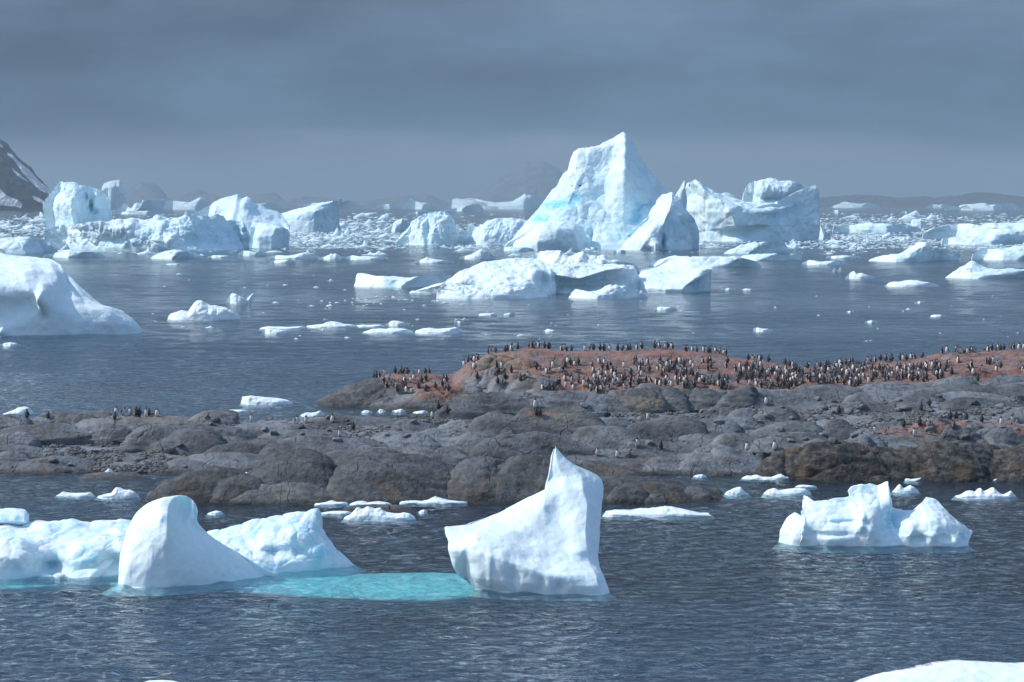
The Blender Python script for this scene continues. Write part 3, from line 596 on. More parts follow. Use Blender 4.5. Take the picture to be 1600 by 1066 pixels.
ice_obj('iceberg', [loft(auto([(812, 421), (860, 424), (930, 425), (998, 423)], [(815, 408, 4), (830, 399, 5), (842, 392, 6), (858, 391, 6), (876, 391, 6), (888, 402, 6), (900, 397, 6), (912, 392, 6), (922, 400, 6), (938, 401, 6), (945, 398, 6), (955, 406, 6), (975, 410, 6), (990, 412, 6), (997, 418, 5)], 6), [12, 8, 2], nu=170, nv=50, sm=.1, vsm=.5, noises=[('f', 4, 1.0), ('w', 3, .7), ('f', 1, .15)], seed=16)], ICE_MID,
        'jumbled bluish iceberg lying right behind the broad low berg')
rs = [[(985, 455.5), (1010, 457), (1040, 457.5), (1066, 457.5), (1085, 456.5), (1110, 455)],
      [(990, 448, 1), (1010, 450, .5), (1040, 451, 0), (1067, 452, -.5), (1088, 442, 2.5), (1111, 440, 5)],
      [(994, 440, 4), (1012, 441, 3.5), (1040, 442, 3), (1075, 440, 1.5), (1095, 431, 2), (1112, 425, 5)],
      [(998, 430, 9), (1015, 427, 8.5), (1040, 427, 8), (1066, 428, 7), (1090, 424, 6), (1113, 420, 7)],
      [(999, 424, 13), (1018, 419.5, 13), (1042, 418, 13), (1062, 416, 12), (1085, 415, 11), (1112, 419, 10)],
      [(1001, 422.5, 14), (1020, 419, 14), (1041, 411, 15), (1060, 405, 15), (1078, 404, 14), (1108, 418, 11)],
      [(1003, 422, 14), (1022, 418.5, 14), (1043, 404, 15.5), (1058, 401, 15.5), (1075, 400, 15), (1100, 413, 12)]]
ice_obj('iceberg', [loft(rs, [14, 12, 9, 6, 3, 2, .6], nu=150, nv=80, sm=.15, vsm=.45, ops=[(1090, 448, 14, 8, .2, .8)], noises=[('f', 5, .5), ('f', 1.3, .15)], seed=17)], ICE_MID,
        'white slab iceberg tilted up at its right end with a blue cut corner')
ice_obj('iceberg', [loft(auto([(888, 465), (930, 467), (980, 466.5), (1013, 463)], [(893, 459, 1), (898, 451, 2), (906, 453, 2), (920, 456, 2), (935, 454, 2.2), (948, 448, 2.6), (962, 446, 2.6), (975, 447.5, 2.6), (988, 452, 2.4), (1000, 453, 2.2), (1011, 459, 1)], 2.4), [4, 3, 1], nu=130, nv=40, sm=.1, vsm=.5, noises=[('f', 2, .5), ('w', 1.3, .4)], seed=18)], ICE_MID,
        'low rubbly white iceberg lying in front of the undercut berg')

# ------------------------------------------------------------------ the pointed giant and its neighbours
C0 = [(786, 388.5), (820, 389.5), (860, 390), (900, 390.2), (940, 390.2), (975, 390), (1010, 389.5), (1050, 388.5)]
peak = [C0,
 [(806, 370, 10), (835, 370, 4), (865, 368, 3), (900, 362, 6), (940, 362, 10), (975, 360, 10), (1010, 362, 14), (1052, 362, 20)],
 [(828, 345, 20), (850, 345, 15), (880, 340, 12), (910, 338, 14), (945, 338, 17), (975, 335, 15), (1010, 338, 20), (1052, 338, 26)],
 [(848, 322, 26), (868, 318, 21), (890, 312, 17), (915, 312, 19), (945, 314, 22), (975, 308, 18), (1008, 313, 26), (1046, 312, 32)],
 [(864, 296, 29), (880, 293, 24), (900, 290, 22), (922, 288, 24), (948, 286, 25), (976, 280, 20), (1000, 288, 27), (1032, 291, 34)],
 [(884, 263, 32), (898, 262, 27), (915, 260, 27), (935, 258, 28), (955, 256, 28), (977, 250, 24), (995, 258, 29), (1012, 264, 34)],
 [(897, 240, 34), (905, 237, 32), (922, 236, 31), (938, 232, 31), (955, 228, 30), (977, 224, 27), (988, 230, 30), (1001, 246, 34)],
 [(899, 237, 34), (908, 234.5, 33), (922, 233.5, 33), (939, 228.5, 33), (954, 218.5, 33), (974, 207.5, 31), (981, 214, 32), (993, 233, 34)]]
left_toe = [[(786, 389), (810, 390.3), (840, 391), (870, 391), (905, 390.8), (922, 390)],
 [(795, 379, 5), (815, 378, 1), (840, 376, -2), (868, 374, -3), (900, 376, -1), (918, 378, 3)],
 [(815, 368, 12), (830, 364, 7), (850, 358, 2), (872, 356, 1), (895, 360, 3), (912, 366, 6)],
 [(832, 354, 20), (848, 349, 17), (866, 345, 14), (884, 345, 13), (898, 350, 14), (908, 357, 14)]]
right_block = [[(952, 388.5), (975, 390.5), (1000, 391), (1030, 391), (1050, 391), (1068, 390.5), (1080, 390), (1092, 388)],
 [(958, 378, 2), (985, 378, -3), (1010, 376, -6), (1026, 374, -5), (1042, 372, 2), (1060, 374, -1), (1078, 372, 1), (1091, 372, 6)],
 [(985, 362, 8), (1005, 358, 3), (1022, 355, 0), (1036, 352, 0), (1044, 352, 6), (1060, 354, 2), (1074, 352, 3), (1089, 354, 8)],
 [(1010, 340, 16), (1022, 335, 12), (1036, 330, 9), (1046, 328, 6), (1054, 330, 9), (1064, 336, 8), (1074, 338, 8), (1086, 343, 11)],
 [(1022, 322, 22), (1032, 317, 19), (1042, 312, 17), (1050, 312, 14), (1056, 316, 14), (1064, 324, 15), (1072, 330, 15), (1080, 336, 16)],
 [(1034, 305, 27), (1039, 303, 26), (1044, 302, 25), (1050, 301, 24), (1055, 305, 23), (1062, 312, 22), (1069, 322, 21), (1075, 332, 20)]]
giant = ice_obj('iceberg', [
  loft(peak, [34, 30, 24, 18, 12, 8, 4, 1.0], nu=220, nv=190, sm=.12, vsm=.35, keel=4, spread=2,
     ops=[(870, 322, 22, 9, 1.5, .9), (895, 312, 14, 9, 1.5, .9), (846, 342, 18, 8, .5, .8), (918, 333, 6, 9, 1.5, .6), (995, 332, 9, 14, 3, .8), (1010, 322, 9, 6, 2.5, .8), (985, 345, 12, 6, 2, .4), (912, 372, 3, 14, 1.5, .8), (940, 305, 30, 14, 1.5), (925, 375, 3, 16, 2, .4), (912, 352, 10, 7, 1, .25), (975, 262, 5, 45, -1.5), (965, 300, 8, 16, -2)],
     noises=[('f', 18, 2.2), ('r', 20, 1.2), ('w', 7, .6), ('f', 2.5, .35)], seed=21),
  loft(left_toe, [14, 12, 8, 3], nu=150, nv=70, sm=.2, vsm=.6, keel=4, ops=[(915, 378, 4, 18, 2, .4)], noises=[('f', 9, 1.0), ('r', 6, .4), ('f', 2, .2)], seed=22),
  loft(right_block, [16, 14, 12, 9, 6, 1.5], nu=160, nv=100, sm=.08, vsm=.25, keel=4, ops=[(1037, 378, 3.5, 14, 6, .45), (1022, 384, 8, 6, -3), (1066, 350, 3, 12, 1, .2)], noises=[('f', 10, 1.2), ('w', 7, .8), ('f', 2, .25)], seed=23)],
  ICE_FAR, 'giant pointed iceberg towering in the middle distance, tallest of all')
P = unproj(900, 291, depth_of(390) + 20)
V, Fc, _b = loft([[(894, 294), (900, 294.5), (906, 294)], [(895, 290.6, 0), (900, 290, 0), (906, 289.6, 0)]], [.5, .3], nu=10, nv=6, keel=0, spread=0) if False else (np.array([[-1.6, -.5, -.6], [1.5, -.5, -.5], [1.7, -.4, .45], [.4, -.5, .35], [-1.4, -.4, .2], [-1.3, .8, -.5], [1.3, .8, -.4], [1.2, .8, .5], [0, .8, .5], [-1.2, .8, .3]]), [(0, 1, 2, 3, 4), (5, 9, 8, 7, 6), (0, 5, 6, 1), (1, 6, 7, 2), (2, 7, 8, 3), (3, 8, 9, 4), (4, 9, 5, 0)], None)
GIANT_STONE = (V, Fc, P)
# tabular berg on the right
tabr = [[(1086, 376), (1110, 377), (1150, 377.5), (1200, 377.2), (1240, 376.5), (1260, 375.5), (1277, 374)],
 [(1084, 366, 6), (1110, 365, 6), (1150, 361, 7), (1200, 355, 8), (1232, 354, 6), (1255, 358, 1), (1279, 360, 6)],
 [(1082, 362.5, 5), (1110, 361, 5), (1150, 357, 5.5), (1200, 352, 7), (1232, 351, 5), (1255, 350, 1), (1280, 350, 6)],
 [(1080, 360, -2), (1110, 357, -4), (1150, 353, -4), (1196, 351, -2), (1230, 345, 4), (1255, 338, 2), (1281, 336, 8)],
 [(1072, 330, 3), (1100, 330, -2), (1140, 332, -3), (1200, 332, -3), (1225, 325, 6), (1252, 318, 5), (1281, 318, 10)],
 [(1074, 305, 8), (1098, 308, 3), (1135, 318, 2), (1180, 325, 1), (1212, 324, 3), (1250, 313, 6), (1280, 305, 14)],
 [(1073, 293, 12), (1095, 294, 9), (1130, 311, 9), (1178, 321, 10), (1212, 320, 11), (1248, 308, 12), (1279, 297, 18)],
 [(1075, 286, 16), (1086, 281.5, 16), (1120, 301, 18), (1165, 315.5, 22), (1210, 317.5, 24), (1245, 299, 24), (1275, 288.5, 22)]]
ice_obj('iceberg', [loft(tabr, [40, 38, 36, 32, 26, 18, 10, 2], nu=210, nv=130, sm=.12, vsm=.3, keel=4, spread=0, backz=.85,
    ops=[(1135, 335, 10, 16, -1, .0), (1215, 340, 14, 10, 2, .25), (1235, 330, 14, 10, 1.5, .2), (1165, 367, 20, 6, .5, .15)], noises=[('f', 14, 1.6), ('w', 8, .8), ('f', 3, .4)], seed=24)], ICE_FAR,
    'huge saddle-shaped iceberg with a long undercut at the waterline, right of the giant pointed one')
ice_obj('iceberg', [loft(auto([(1160, 346), (1200, 347), (1268, 346)], [(1160, 318, 20), (1163, 300, 22), (1168, 288, 24), (1178, 283.5, 26), (1192, 282, 26), (1201, 280, 26), (1230, 283, 26), (1250, 287, 26), (1262, 292, 26), (1268, 305, 22)], 24, mids=((.35, .6), (.55, .65), (.62, .4), (.85, .6))), [60, 50, 45, 40, 30, 15], nu=150, nv=70, sm=.1, vsm=.2, keel=4, spread=0,
    ops=[(1215, 308, 30, 5, 8, .4)], noises=[('f', 14, 2.0), ('s', 8, 1.5)], seed=25)], ICE_FAR, 'pale blue tabular iceberg peeping over the saddle-shaped berg')
ice_obj('iceberg', [loft(auto([(1275, 374), (1285, 375), (1298, 373)], [(1276, 352, 3), (1282, 350, 4), (1288, 361, 4), (1297, 366, 3)], 4), [8, 6, 2], nu=50, nv=24, noises=[('f', 5, 1)], seed=26)], ICE_FAR, 'small stepped blue berg touching the right end of the saddle-shaped iceberg')
ice_obj('iceberg', [loft(auto([(1130, 396), (1160, 396.5), (1200, 396), (1236, 394)], [(1142, 390, 3), (1155, 384, 4), (1180, 379, 5), (1207, 377, 5), (1220, 375.5, 5), (1226, 380, 5), (1233, 390, 3)], 5), [10, 7, 1.5], nu=90, nv=30, sm=.1, vsm=.3, noises=[('f', 5, .8), ('w', 4, .8)], seed=27)], ICE_FAR, 'small wedge iceberg in front of the saddle-shaped berg')
far_pair = [([(1012, 415), (1040, 417), (1080, 418), (1130, 418), (1190, 416)], [(1015, 411), (1040, 403), (1056, 399), (1075, 402), (1100, 401), (1130, 401), (1150, 400), (1165, 404), (1180, 408), (1189, 413)], 'long low iceberg lying just behind the tilted slab'),
            ([(1148, 406), (1180, 407.5), (1215, 407), (1253, 405)], [(1150, 403), (1165, 399), (1185, 397), (1210, 396), (1228, 397), (1240, 396), (1250, 392), (1253, 396)], 'narrow low iceberg whose right tail curls up, behind the long low one')]
for q, (bb, cc, lab) in enumerate(far_pair):
    ice_obj('iceberg', [loft(auto(bb, [(x, y, 5) for x, y in cc], 5, mids=((.35, .25), (.8, .6))), [9, 6, 1.5], nu=150, nv=34, sm=.15, vsm=.5, noises=[('f', 5, .7), ('w', 3, .4)], seed=28 + q * 100)], ICE_FAR, lab)
# striped berg left of the giant
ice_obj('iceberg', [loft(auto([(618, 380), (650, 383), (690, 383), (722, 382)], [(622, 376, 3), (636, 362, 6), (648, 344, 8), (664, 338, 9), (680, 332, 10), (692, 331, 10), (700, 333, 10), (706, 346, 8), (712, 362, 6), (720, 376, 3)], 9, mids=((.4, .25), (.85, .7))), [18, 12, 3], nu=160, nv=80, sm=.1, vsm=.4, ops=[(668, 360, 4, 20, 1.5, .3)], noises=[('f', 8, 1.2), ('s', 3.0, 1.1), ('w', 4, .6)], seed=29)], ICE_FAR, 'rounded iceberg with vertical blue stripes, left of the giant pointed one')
ice_obj('iceberg', [loft(auto([(706, 381), (750, 383), (800, 383)], [(708, 376, 3), (722, 365, 5), (732, 357, 6), (737, 347, 7), (742, 355, 7), (752, 353, 8), (766, 344, 9), (780, 340.5, 9), (800, 342, 9), (822, 345, 9), (830, 365, 6)], 8), [18, 12, 3], nu=150, nv=60, sm=.1, vsm=.4, noises=[('f', 8, 1.3), ('s', 3, .8), ('w', 4, .7)], seed=30)], ICE_FAR, 'low blue-white iceberg with a small horn, touching the left foot of the giant')
ice_obj('iceberg', [loft(auto([(600, 361), (620, 362), (645, 361)], [(604, 358, 4), (612, 352, 5), (620, 343, 6), (628, 341, 6), (638, 345, 6), (643, 355, 5)], 5), [14, 10, 3], nu=70, nv=40, noises=[('f', 7, 1.4), ('w', 4, .8)], seed=31)], ICE_FAR, 'small rounded iceberg behind the left side of the striped one')
# block with cleft on the left
blk = [[(78, 386), (95, 388.5), (120, 389), (150, 388), (176, 386)],
 [(75, 368, 3), (92, 368, 0), (120, 368, -2), (150, 362, 4), (176, 356, 8)],
 [(70, 345, 3), (88, 345, -1), (115, 345, -2), (145, 342, 1), (175, 345, 8)],
 [(67, 325, 4), (85, 325, 0), (112, 325, -1), (142, 322, 1), (175, 330, 9)],
 [(70, 312, 7), (88, 310, 4), (112, 310, 2), (142, 308, 4), (170, 312, 10)],
 [(83, 298, 9), (95, 298, 6), (115, 298, 5), (140, 299, 7), (163, 300, 11)],
 [(86, 284.5, 12), (98, 283.5, 11), (118, 285, 11), (137, 291, 12), (159, 297, 14)]]
jumb = auto([(66, 386), (130, 391), (200, 392), (280, 392.5), (340, 392), (375, 390), (389, 388)], [(68, 362, 5), (90, 352, 8), (120, 350, 9), (150, 346, 10), (190, 343, 12), (228, 342, 12), (245, 339, 12), (258, 343, 12), (278, 344, 12), (286, 334, 12), (296, 326, 12), (304, 330, 12), (320, 338, 12), (340, 335, 12), (356, 342, 11), (372, 346, 10), (381, 346, 9), (386, 362, 6)], 10, mids=((.35, .12), (.75, .5)))
ice_obj('iceberg', [loft(blk, [24, 22, 20, 16, 12, 8, 2], nu=160, nv=120, sm=.15, vsm=.4, keel=4, spread=1, ops=[(133, 308, 3, 9, 3.5, .5), (141, 322, 3, 8, 3.5, .4), (148, 331, 5, 4, 2, .3), (150, 312, 5, 16, -1.2)], noises=[('f', 10, 1.3), ('w', 5, .6), ('f', 2.2, .25)], seed=32),
     loft(jumb, [20, 16, 4], nu=330, nv=90, sm=.08, vsm=.5, keel=4, spread=1, ops=[(180, 375, 18, 8, 2.5, .3), (350, 368, 26, 14, 3, .35), (300, 376, 20, 8, 1, .15), (380, 360, 5, 18, -2)], noises=[('f', 9, 2.4), ('w', 5, 1.1), ('w', 2.5, .5), ('f', 2, .3)], seed=33)], ICE_FAR,
     'large iceberg with an upright cracked block and a long rubble apron, at left')
ice_obj('iceberg', [loft(auto([(290, 384), (330, 386), (380, 387), (450, 386)], [(292, 345, 20), (308, 332, 22), (320, 325, 24), (332, 319, 25), (345, 312, 26), (358, 307, 26), (372, 302, 26), (378, 308, 26), (386, 306, 26), (392, 310, 26), (400, 318, 27), (420, 328, 28), (440, 334, 30), (452, 352, 20)], 24, mids=((.4, .3), (.8, .75))), [30, 20, 4], nu=170, nv=80, sm=.1, vsm=.5, ops=[(385, 318, 10, 6, -2)], noises=[('f', 14, 1.4), ('f', 3, .25)], seed=34)], ICE_FAR, 'smooth snowy iceberg hill with a knobbly summit rising behind the rubble apron')
ice_obj('iceberg', [loft([[(386, 387), (405, 388), (425, 388), (452, 387)], [(390, 368, 6), (404, 370, 1), (425, 368, 1), (452, 366, 4)], [(392, 355, 9), (414, 358, 4), (430, 356, 4), (450, 360, 6)], [(396, 348, 12), (418, 349, 9), (432, 352, 9), (449, 358, 8)]], [12, 9, 6, 1.5], nu=90, nv=44, sm=.05, vsm=.2, noises=[('f', 8, .8), ('f', 2, .25)], seed=35)], ICE_FAR, 'grey-blue cut block iceberg at the right end of the rubble apron')
ice_obj('iceberg', [loft([[(396, 362), (450, 363), (490, 363), (533, 362)], [(396, 352, 6), (450, 352, 3), (490, 350, 1), (530, 344, 5)], [(396, 345, 10), (440, 342, 7), (490, 330, 3), (531, 322, 6)], [(396, 338, 20), (440, 337, 20), (480, 325, 18), (533, 314, 14)], [(398, 332, 30), (436, 334, 34), (480, 323, 34), (535, 311, 24)]], [14, 12, 8, 6, 2], nu=130, nv=70, sm=.05, vsm=.3, ops=[(500, 335, 14, 7, 1, .2)], noises=[('f', 12, 1.4), ('w', 6, .8)], seed=36)], ICE_FAR, 'wedge iceberg with a ramp climbing to a sharp right tip')
ice_obj('iceberg', [loft(auto([(-60, 394), (0, 396), (50, 396), (90, 393)], [(-60, 372, 6), (0, 374, 8), (30, 369, 8), (50, 370, 8), (65, 373, 8), (78, 380, 6), (88, 390, 3)], 7), [16, 10, 3], nu=110, nv=40, sm=.2, vsm=.5, noises=[('f', 8, 1.2), ('w', 5, .8)], seed=37)], ICE_FAR, 'low rounded blue iceberg at the left edge in front of the cracked block')
# far bergs along the horizon
def far_berg(base, crest, d, label, seed, thick=None, amp=2.0, sc=25, mat=None, mids=((.35, .15), (.8, .5))):
    return ice_obj('iceberg', [loft(auto(base, [(a, b, d) for a, b in crest], d, mids=mids), [thick or d * 2, (thick or d * 2) * .7, (thick or d * 2) * .2], nu=110, nv=36, sm=.05, vsm=.2, keel=5, spread=0, noises=[('f', sc, amp), ('w', sc / 2, amp * .5)], seed=seed)], mat or ICE_FAR, label)
far_berg([(158, 327.6), (175, 327.9), (196, 327.6)], [(159, 292), (163, 286), (172, 283), (187, 280), (191, 290), (195, 302)], 60, 'hazy upright iceberg standing just behind the cracked block', 41, amp=4, sc=60)
far_berg([(176, 331), (210, 331.4), (256, 331)], [(178, 328), (186, 326), (193, 318), (198, 320), (204, 327), (210, 318), (215, 316), (219, 325), (222, 313), (240, 312), (257, 312), (254, 320), (256, 326)], 30, 'bright small tabular iceberg with two knobs near the left horizon', 42, amp=1.5, sc=40)
far_berg([(178, 334.5), (215, 335), (256, 334.5)], [(180, 332.5), (200, 330), (230, 329.5), (254, 332)], 8, 'thin flat floe below the bright small tabular iceberg', 43, amp=.6)
far_berg([(255, 327.2), (300, 327.4), (345, 327.2)], [(257, 316), (275, 314), (296, 316), (305, 312), (313, 307), (322, 314), (335, 320), (344, 325)], 50, 'hazy pyramid-topped iceberg behind the snowy hill berg', 44, amp=3, sc=50)
far_berg([(350, 325.4), (400, 325.6), (450, 325.4)], [(352, 316), (380, 317), (405, 318), (420, 317), (440, 319), (449, 323)], 60, 'pale hazy ice cliff behind the gap in the snowy bergs', 45, amp=3, sc=60)
far_berg([(472, 324.9), (500, 325), (540, 324.9)], [(474, 320), (490, 317), (505, 317), (520, 318), (530, 315), (545, 314), (556, 318), (562, 323)], 60, 'pale hazy iceberg beyond the tip of the ramp berg', 46, amp=3, sc=60)
far_berg([(582, 326.2), (610, 326.4), (632, 326.2)], [(583, 325), (592, 321), (606, 319), (620, 320), (630, 324)], 30, 'low domed hazy iceberg on the horizon left of the striped berg', 47, amp=2, sc=50)
far_berg([(630, 326.6), (660, 326.8), (692, 326.6)], [(631, 322), (638, 313), (642, 309.5), (650, 315), (660, 317), (672, 316), (684, 321), (691, 325)], 40, 'hazy iceberg with a small peak on the horizon above the striped berg', 48, amp=3, sc=50)
far_berg([(694, 329.8), (725, 330.2), (756, 329.6)], [(695, 327), (699, 322), (706, 326), (722, 324), (735, 320), (748, 318), (753, 323), (756, 327)], 30, 'bright white low iceberg on the far water left of the giant', 49, amp=2, sc=40)
far_berg([(705, 326.8), (770, 327), (820, 327), (868, 326.8)], [(707, 312), (712, 310), (722, 312), (735, 309), (750, 313), (775, 316), (800, 314), (812, 308), (820, 303), (823, 306), (835, 305), (850, 312), (866, 316)], 60, 'long hazy iceberg wall with a horned right end behind the giant', 50, amp=4, sc=70)
far_berg([(560, 336), (585, 336.4), (608, 336)], [(561, 334.5), (575, 332.5), (595, 332.5), (607, 334.5)], 6, 'thin flat floe on the dark far water left of the striped berg', 51, amp=.4)
far_berg([(640, 335.4), (655, 335.8), (667, 335.4)], [(641, 332), (652, 331), (658, 329), (663, 330), (666, 334)], 8, 'small blocky floe on the dark far water above the striped berg', 52, amp=.8)
far_berg([(1036, 330), (1060, 330.4), (1090, 330)], [(1048, 318), (1058, 300), (1066, 286), (1070, 281), (1074, 290), (1085, 310)], 60, 'faint pointed iceberg seen in the gap right of the giant', 53, amp=4, sc=60)
far_berg([(1125, 329), (1140, 329.3), (1155, 329)], [(1126, 303), (1132, 300), (1140, 302), (1146, 306), (1154, 312)], 60, 'faint iceberg top peeping over the dip of the saddle-shaped berg', 54, amp=4, sc=60)
far_berg([(1298, 324.9), (1340, 325), (1376, 324.9)], [(1300, 322), (1312, 319), (1320, 315), (1330, 317), (1345, 318.5), (1360, 317), (1374, 322)], 40, 'hazy iceberg below the low hills at the right horizon', 55, amp=3, sc=50)
far_berg([(1446, 325), (1470, 325.1), (1486, 325)], [(1448, 322), (1458, 319.5), (1468, 320), (1478, 318.5), (1485, 322)], 40, 'tiny hazy iceberg below the hills left of the long white one', 56, amp=2, sc=50)
far_berg([(1476, 328.3), (1520, 328.8), (1560, 328.8), (1592, 328)], [(1478, 326), (1487, 322), (1500, 324), (1515, 319), (1540, 317), (1547, 322), (1558, 319), (1575, 319), (1585, 318), (1591, 323)], 40, 'long white iceberg near the horizon at the far right', 57, amp=2.5, sc=50)
far_berg([(1298, 333.4), (1308, 333.7), (1317, 333.4)], [(1299, 331), (1304, 328.5), (1309, 328), (1315, 331)], 10, 'small domed white floe on the far water right of the saddle berg', 58, amp=1)
far_berg([(1406, 333.4), (1416, 333.7), (1426, 333.4)], [(1407, 332), (1411, 329.5), (1416, 330), (1421, 329), (1425, 332)], 10, 'small two-humped floe on the far water below the hills', 59, amp=1)
# right-hand pack bergs
far_berg([(1300, 362), (1350, 364), (1400, 364), (1440, 362)], [(1302, 356), (1320, 353), (1345, 350), (1362, 347), (1380, 350), (1400, 351), (1420, 352), (1438, 357)], 8, 'long low pale iceberg in the pack left of the cube-shaped one', 60, amp=1.6, sc=12)
far_berg([(1422, 356.5), (1432, 357), (1443, 356.5)], [(1424, 349), (1426, 342.5), (1439, 342.5), (1442, 350)], 8, 'cube-shaped iceberg sticking up from the right pack', 61, amp=.5, sc=12)
far_berg([(1440, 372), (1500, 374), (1560, 375), (1640, 375)], [(1442, 366), (1455, 358), (1480, 352), (1500, 350), (1515, 349), (1530, 353), (1545, 349), (1570, 348), (1595, 346), (1640, 344)], 14, 'wide low blue-white iceberg field block at the right edge', 62, amp=2.4, sc=14)
far_berg([(1470, 381), (1530, 383), (1590, 382), (1640, 382)], [(1472, 374), (1490, 370), (1520, 369), (1545, 366), (1565, 362), (1590, 362), (1640, 360)], 12, 'blue-faced low iceberg at the right edge in front of the wide one', 63, amp=2, sc=12)
far_berg([(1357, 407.5), (1400, 409.5), (1450, 409), (1502, 403)], [(1360, 405), (1375, 401), (1395, 400), (1405, 397), (1418, 396), (1428, 390), (1436, 384), (1446, 377), (1453, 381), (1456, 391), (1466, 391), (1475, 394), (1482, 392), (1490, 397), (1497, 394), (1502, 399)], 5, 'blue-white iceberg with a central pinnacle and long arms, on the right', 64, amp=1.0, sc=7)
far_berg([(1518, 404), (1550, 407), (1590, 407), (1640, 406)], [(1520, 397), (1530, 391), (1550, 388.5), (1575, 386), (1600, 384), (1640, 384)], 7, 'dirty-fronted slab iceberg with a dark waterline at the right edge', 65, amp=1.0, sc=8)
far_berg([(1477, 434), (1520, 435.5), (1570, 435), (1650, 434)], [(1480, 432), (1495, 423), (1508, 417), (1520, 410), (1528, 414), (1545, 418), (1570, 419), (1600, 420), (1650, 418)], 6, 'light blue sloping iceberg with a low summit at the right edge', 66, amp=.9, sc=6)
far_berg([(235, 404), (270, 405), (318, 403)], [(238, 401), (250, 395), (262, 391), (275, 390), (290, 394), (305, 396), (316, 400)], 4, 'low whitish ice mass in front of the rubble apron', 67, amp=.7, sc=5)
far_berg([(68, 401), (110, 403), (164, 401)], [(70, 399), (85, 396), (100, 391), (112, 390), (125, 393), (140, 394), (155, 395), (163, 399)], 4, 'low rubbly ice mass below the cracked block', 68, amp=.8, sc=5)

# ------------------------------------------------------------------ floes
def floe_loft(x0, x1, yb, hs, seed, rough=1.0):
    """hs: heights in pixels above the water line, evenly spaced"""
    D = depth_of(yb); m = D / F; Wm = (x1 - x0) * m; hmax = max(hs); slope = (yb - HZ) / D     # px per metre of depth
    d = min(0.22 * Wm, 0.45 * hmax / slope); th = min(0.35 * Wm, 0.9 * hmax / slope)
    n = len(hs); base = []; crest = []
    for i in range(n):
        f = i / (n - 1); e = (1 - math.sqrt(max(0, 1 - (2 * f - 1) ** 2))) * min(2.0, hmax * .25)
        base.append((x0 + (x1 - x0) * f, yb - e)); crest.append((x0 + (x1 - x0) * (0.03 + 0.94 * f), yb - max(hs[i], 0.6) - e * 0.3, d))
    A = auto(base, crest, d, mids=((0.4, 0.1), (0.85, 0.5)))
    nu = int(min(150, max(26, (x1 - x0) * 1.3))); nv = int(min(34, max(9, hmax * 1.4)))
    hm = hmax * m
    return loft(A, [th, th * .8, th * .25], nu=nu, nv=nv, sm=.25, vsm=.6, keel=max(.3, hm * .3), spread=.3,
                noises=[('f', max(.5, hm * .9), hm * .16 * rough), ('w', max(.3, hm * .45), hm * .10 * rough)], seed=seed)
def floe(x0, x1, yb, hs, label, seed, mat=None, rough=1.0, cat='ice floe', group=None):
    mm = mat or (ICE_FLOE if yb > 440 else ICE_MID if yb > 400 else ICE_FAR)
    return ice_obj('ice_floe', [floe_loft(x0, x1, yb, hs, seed, rough)], mm, label, cat, group)
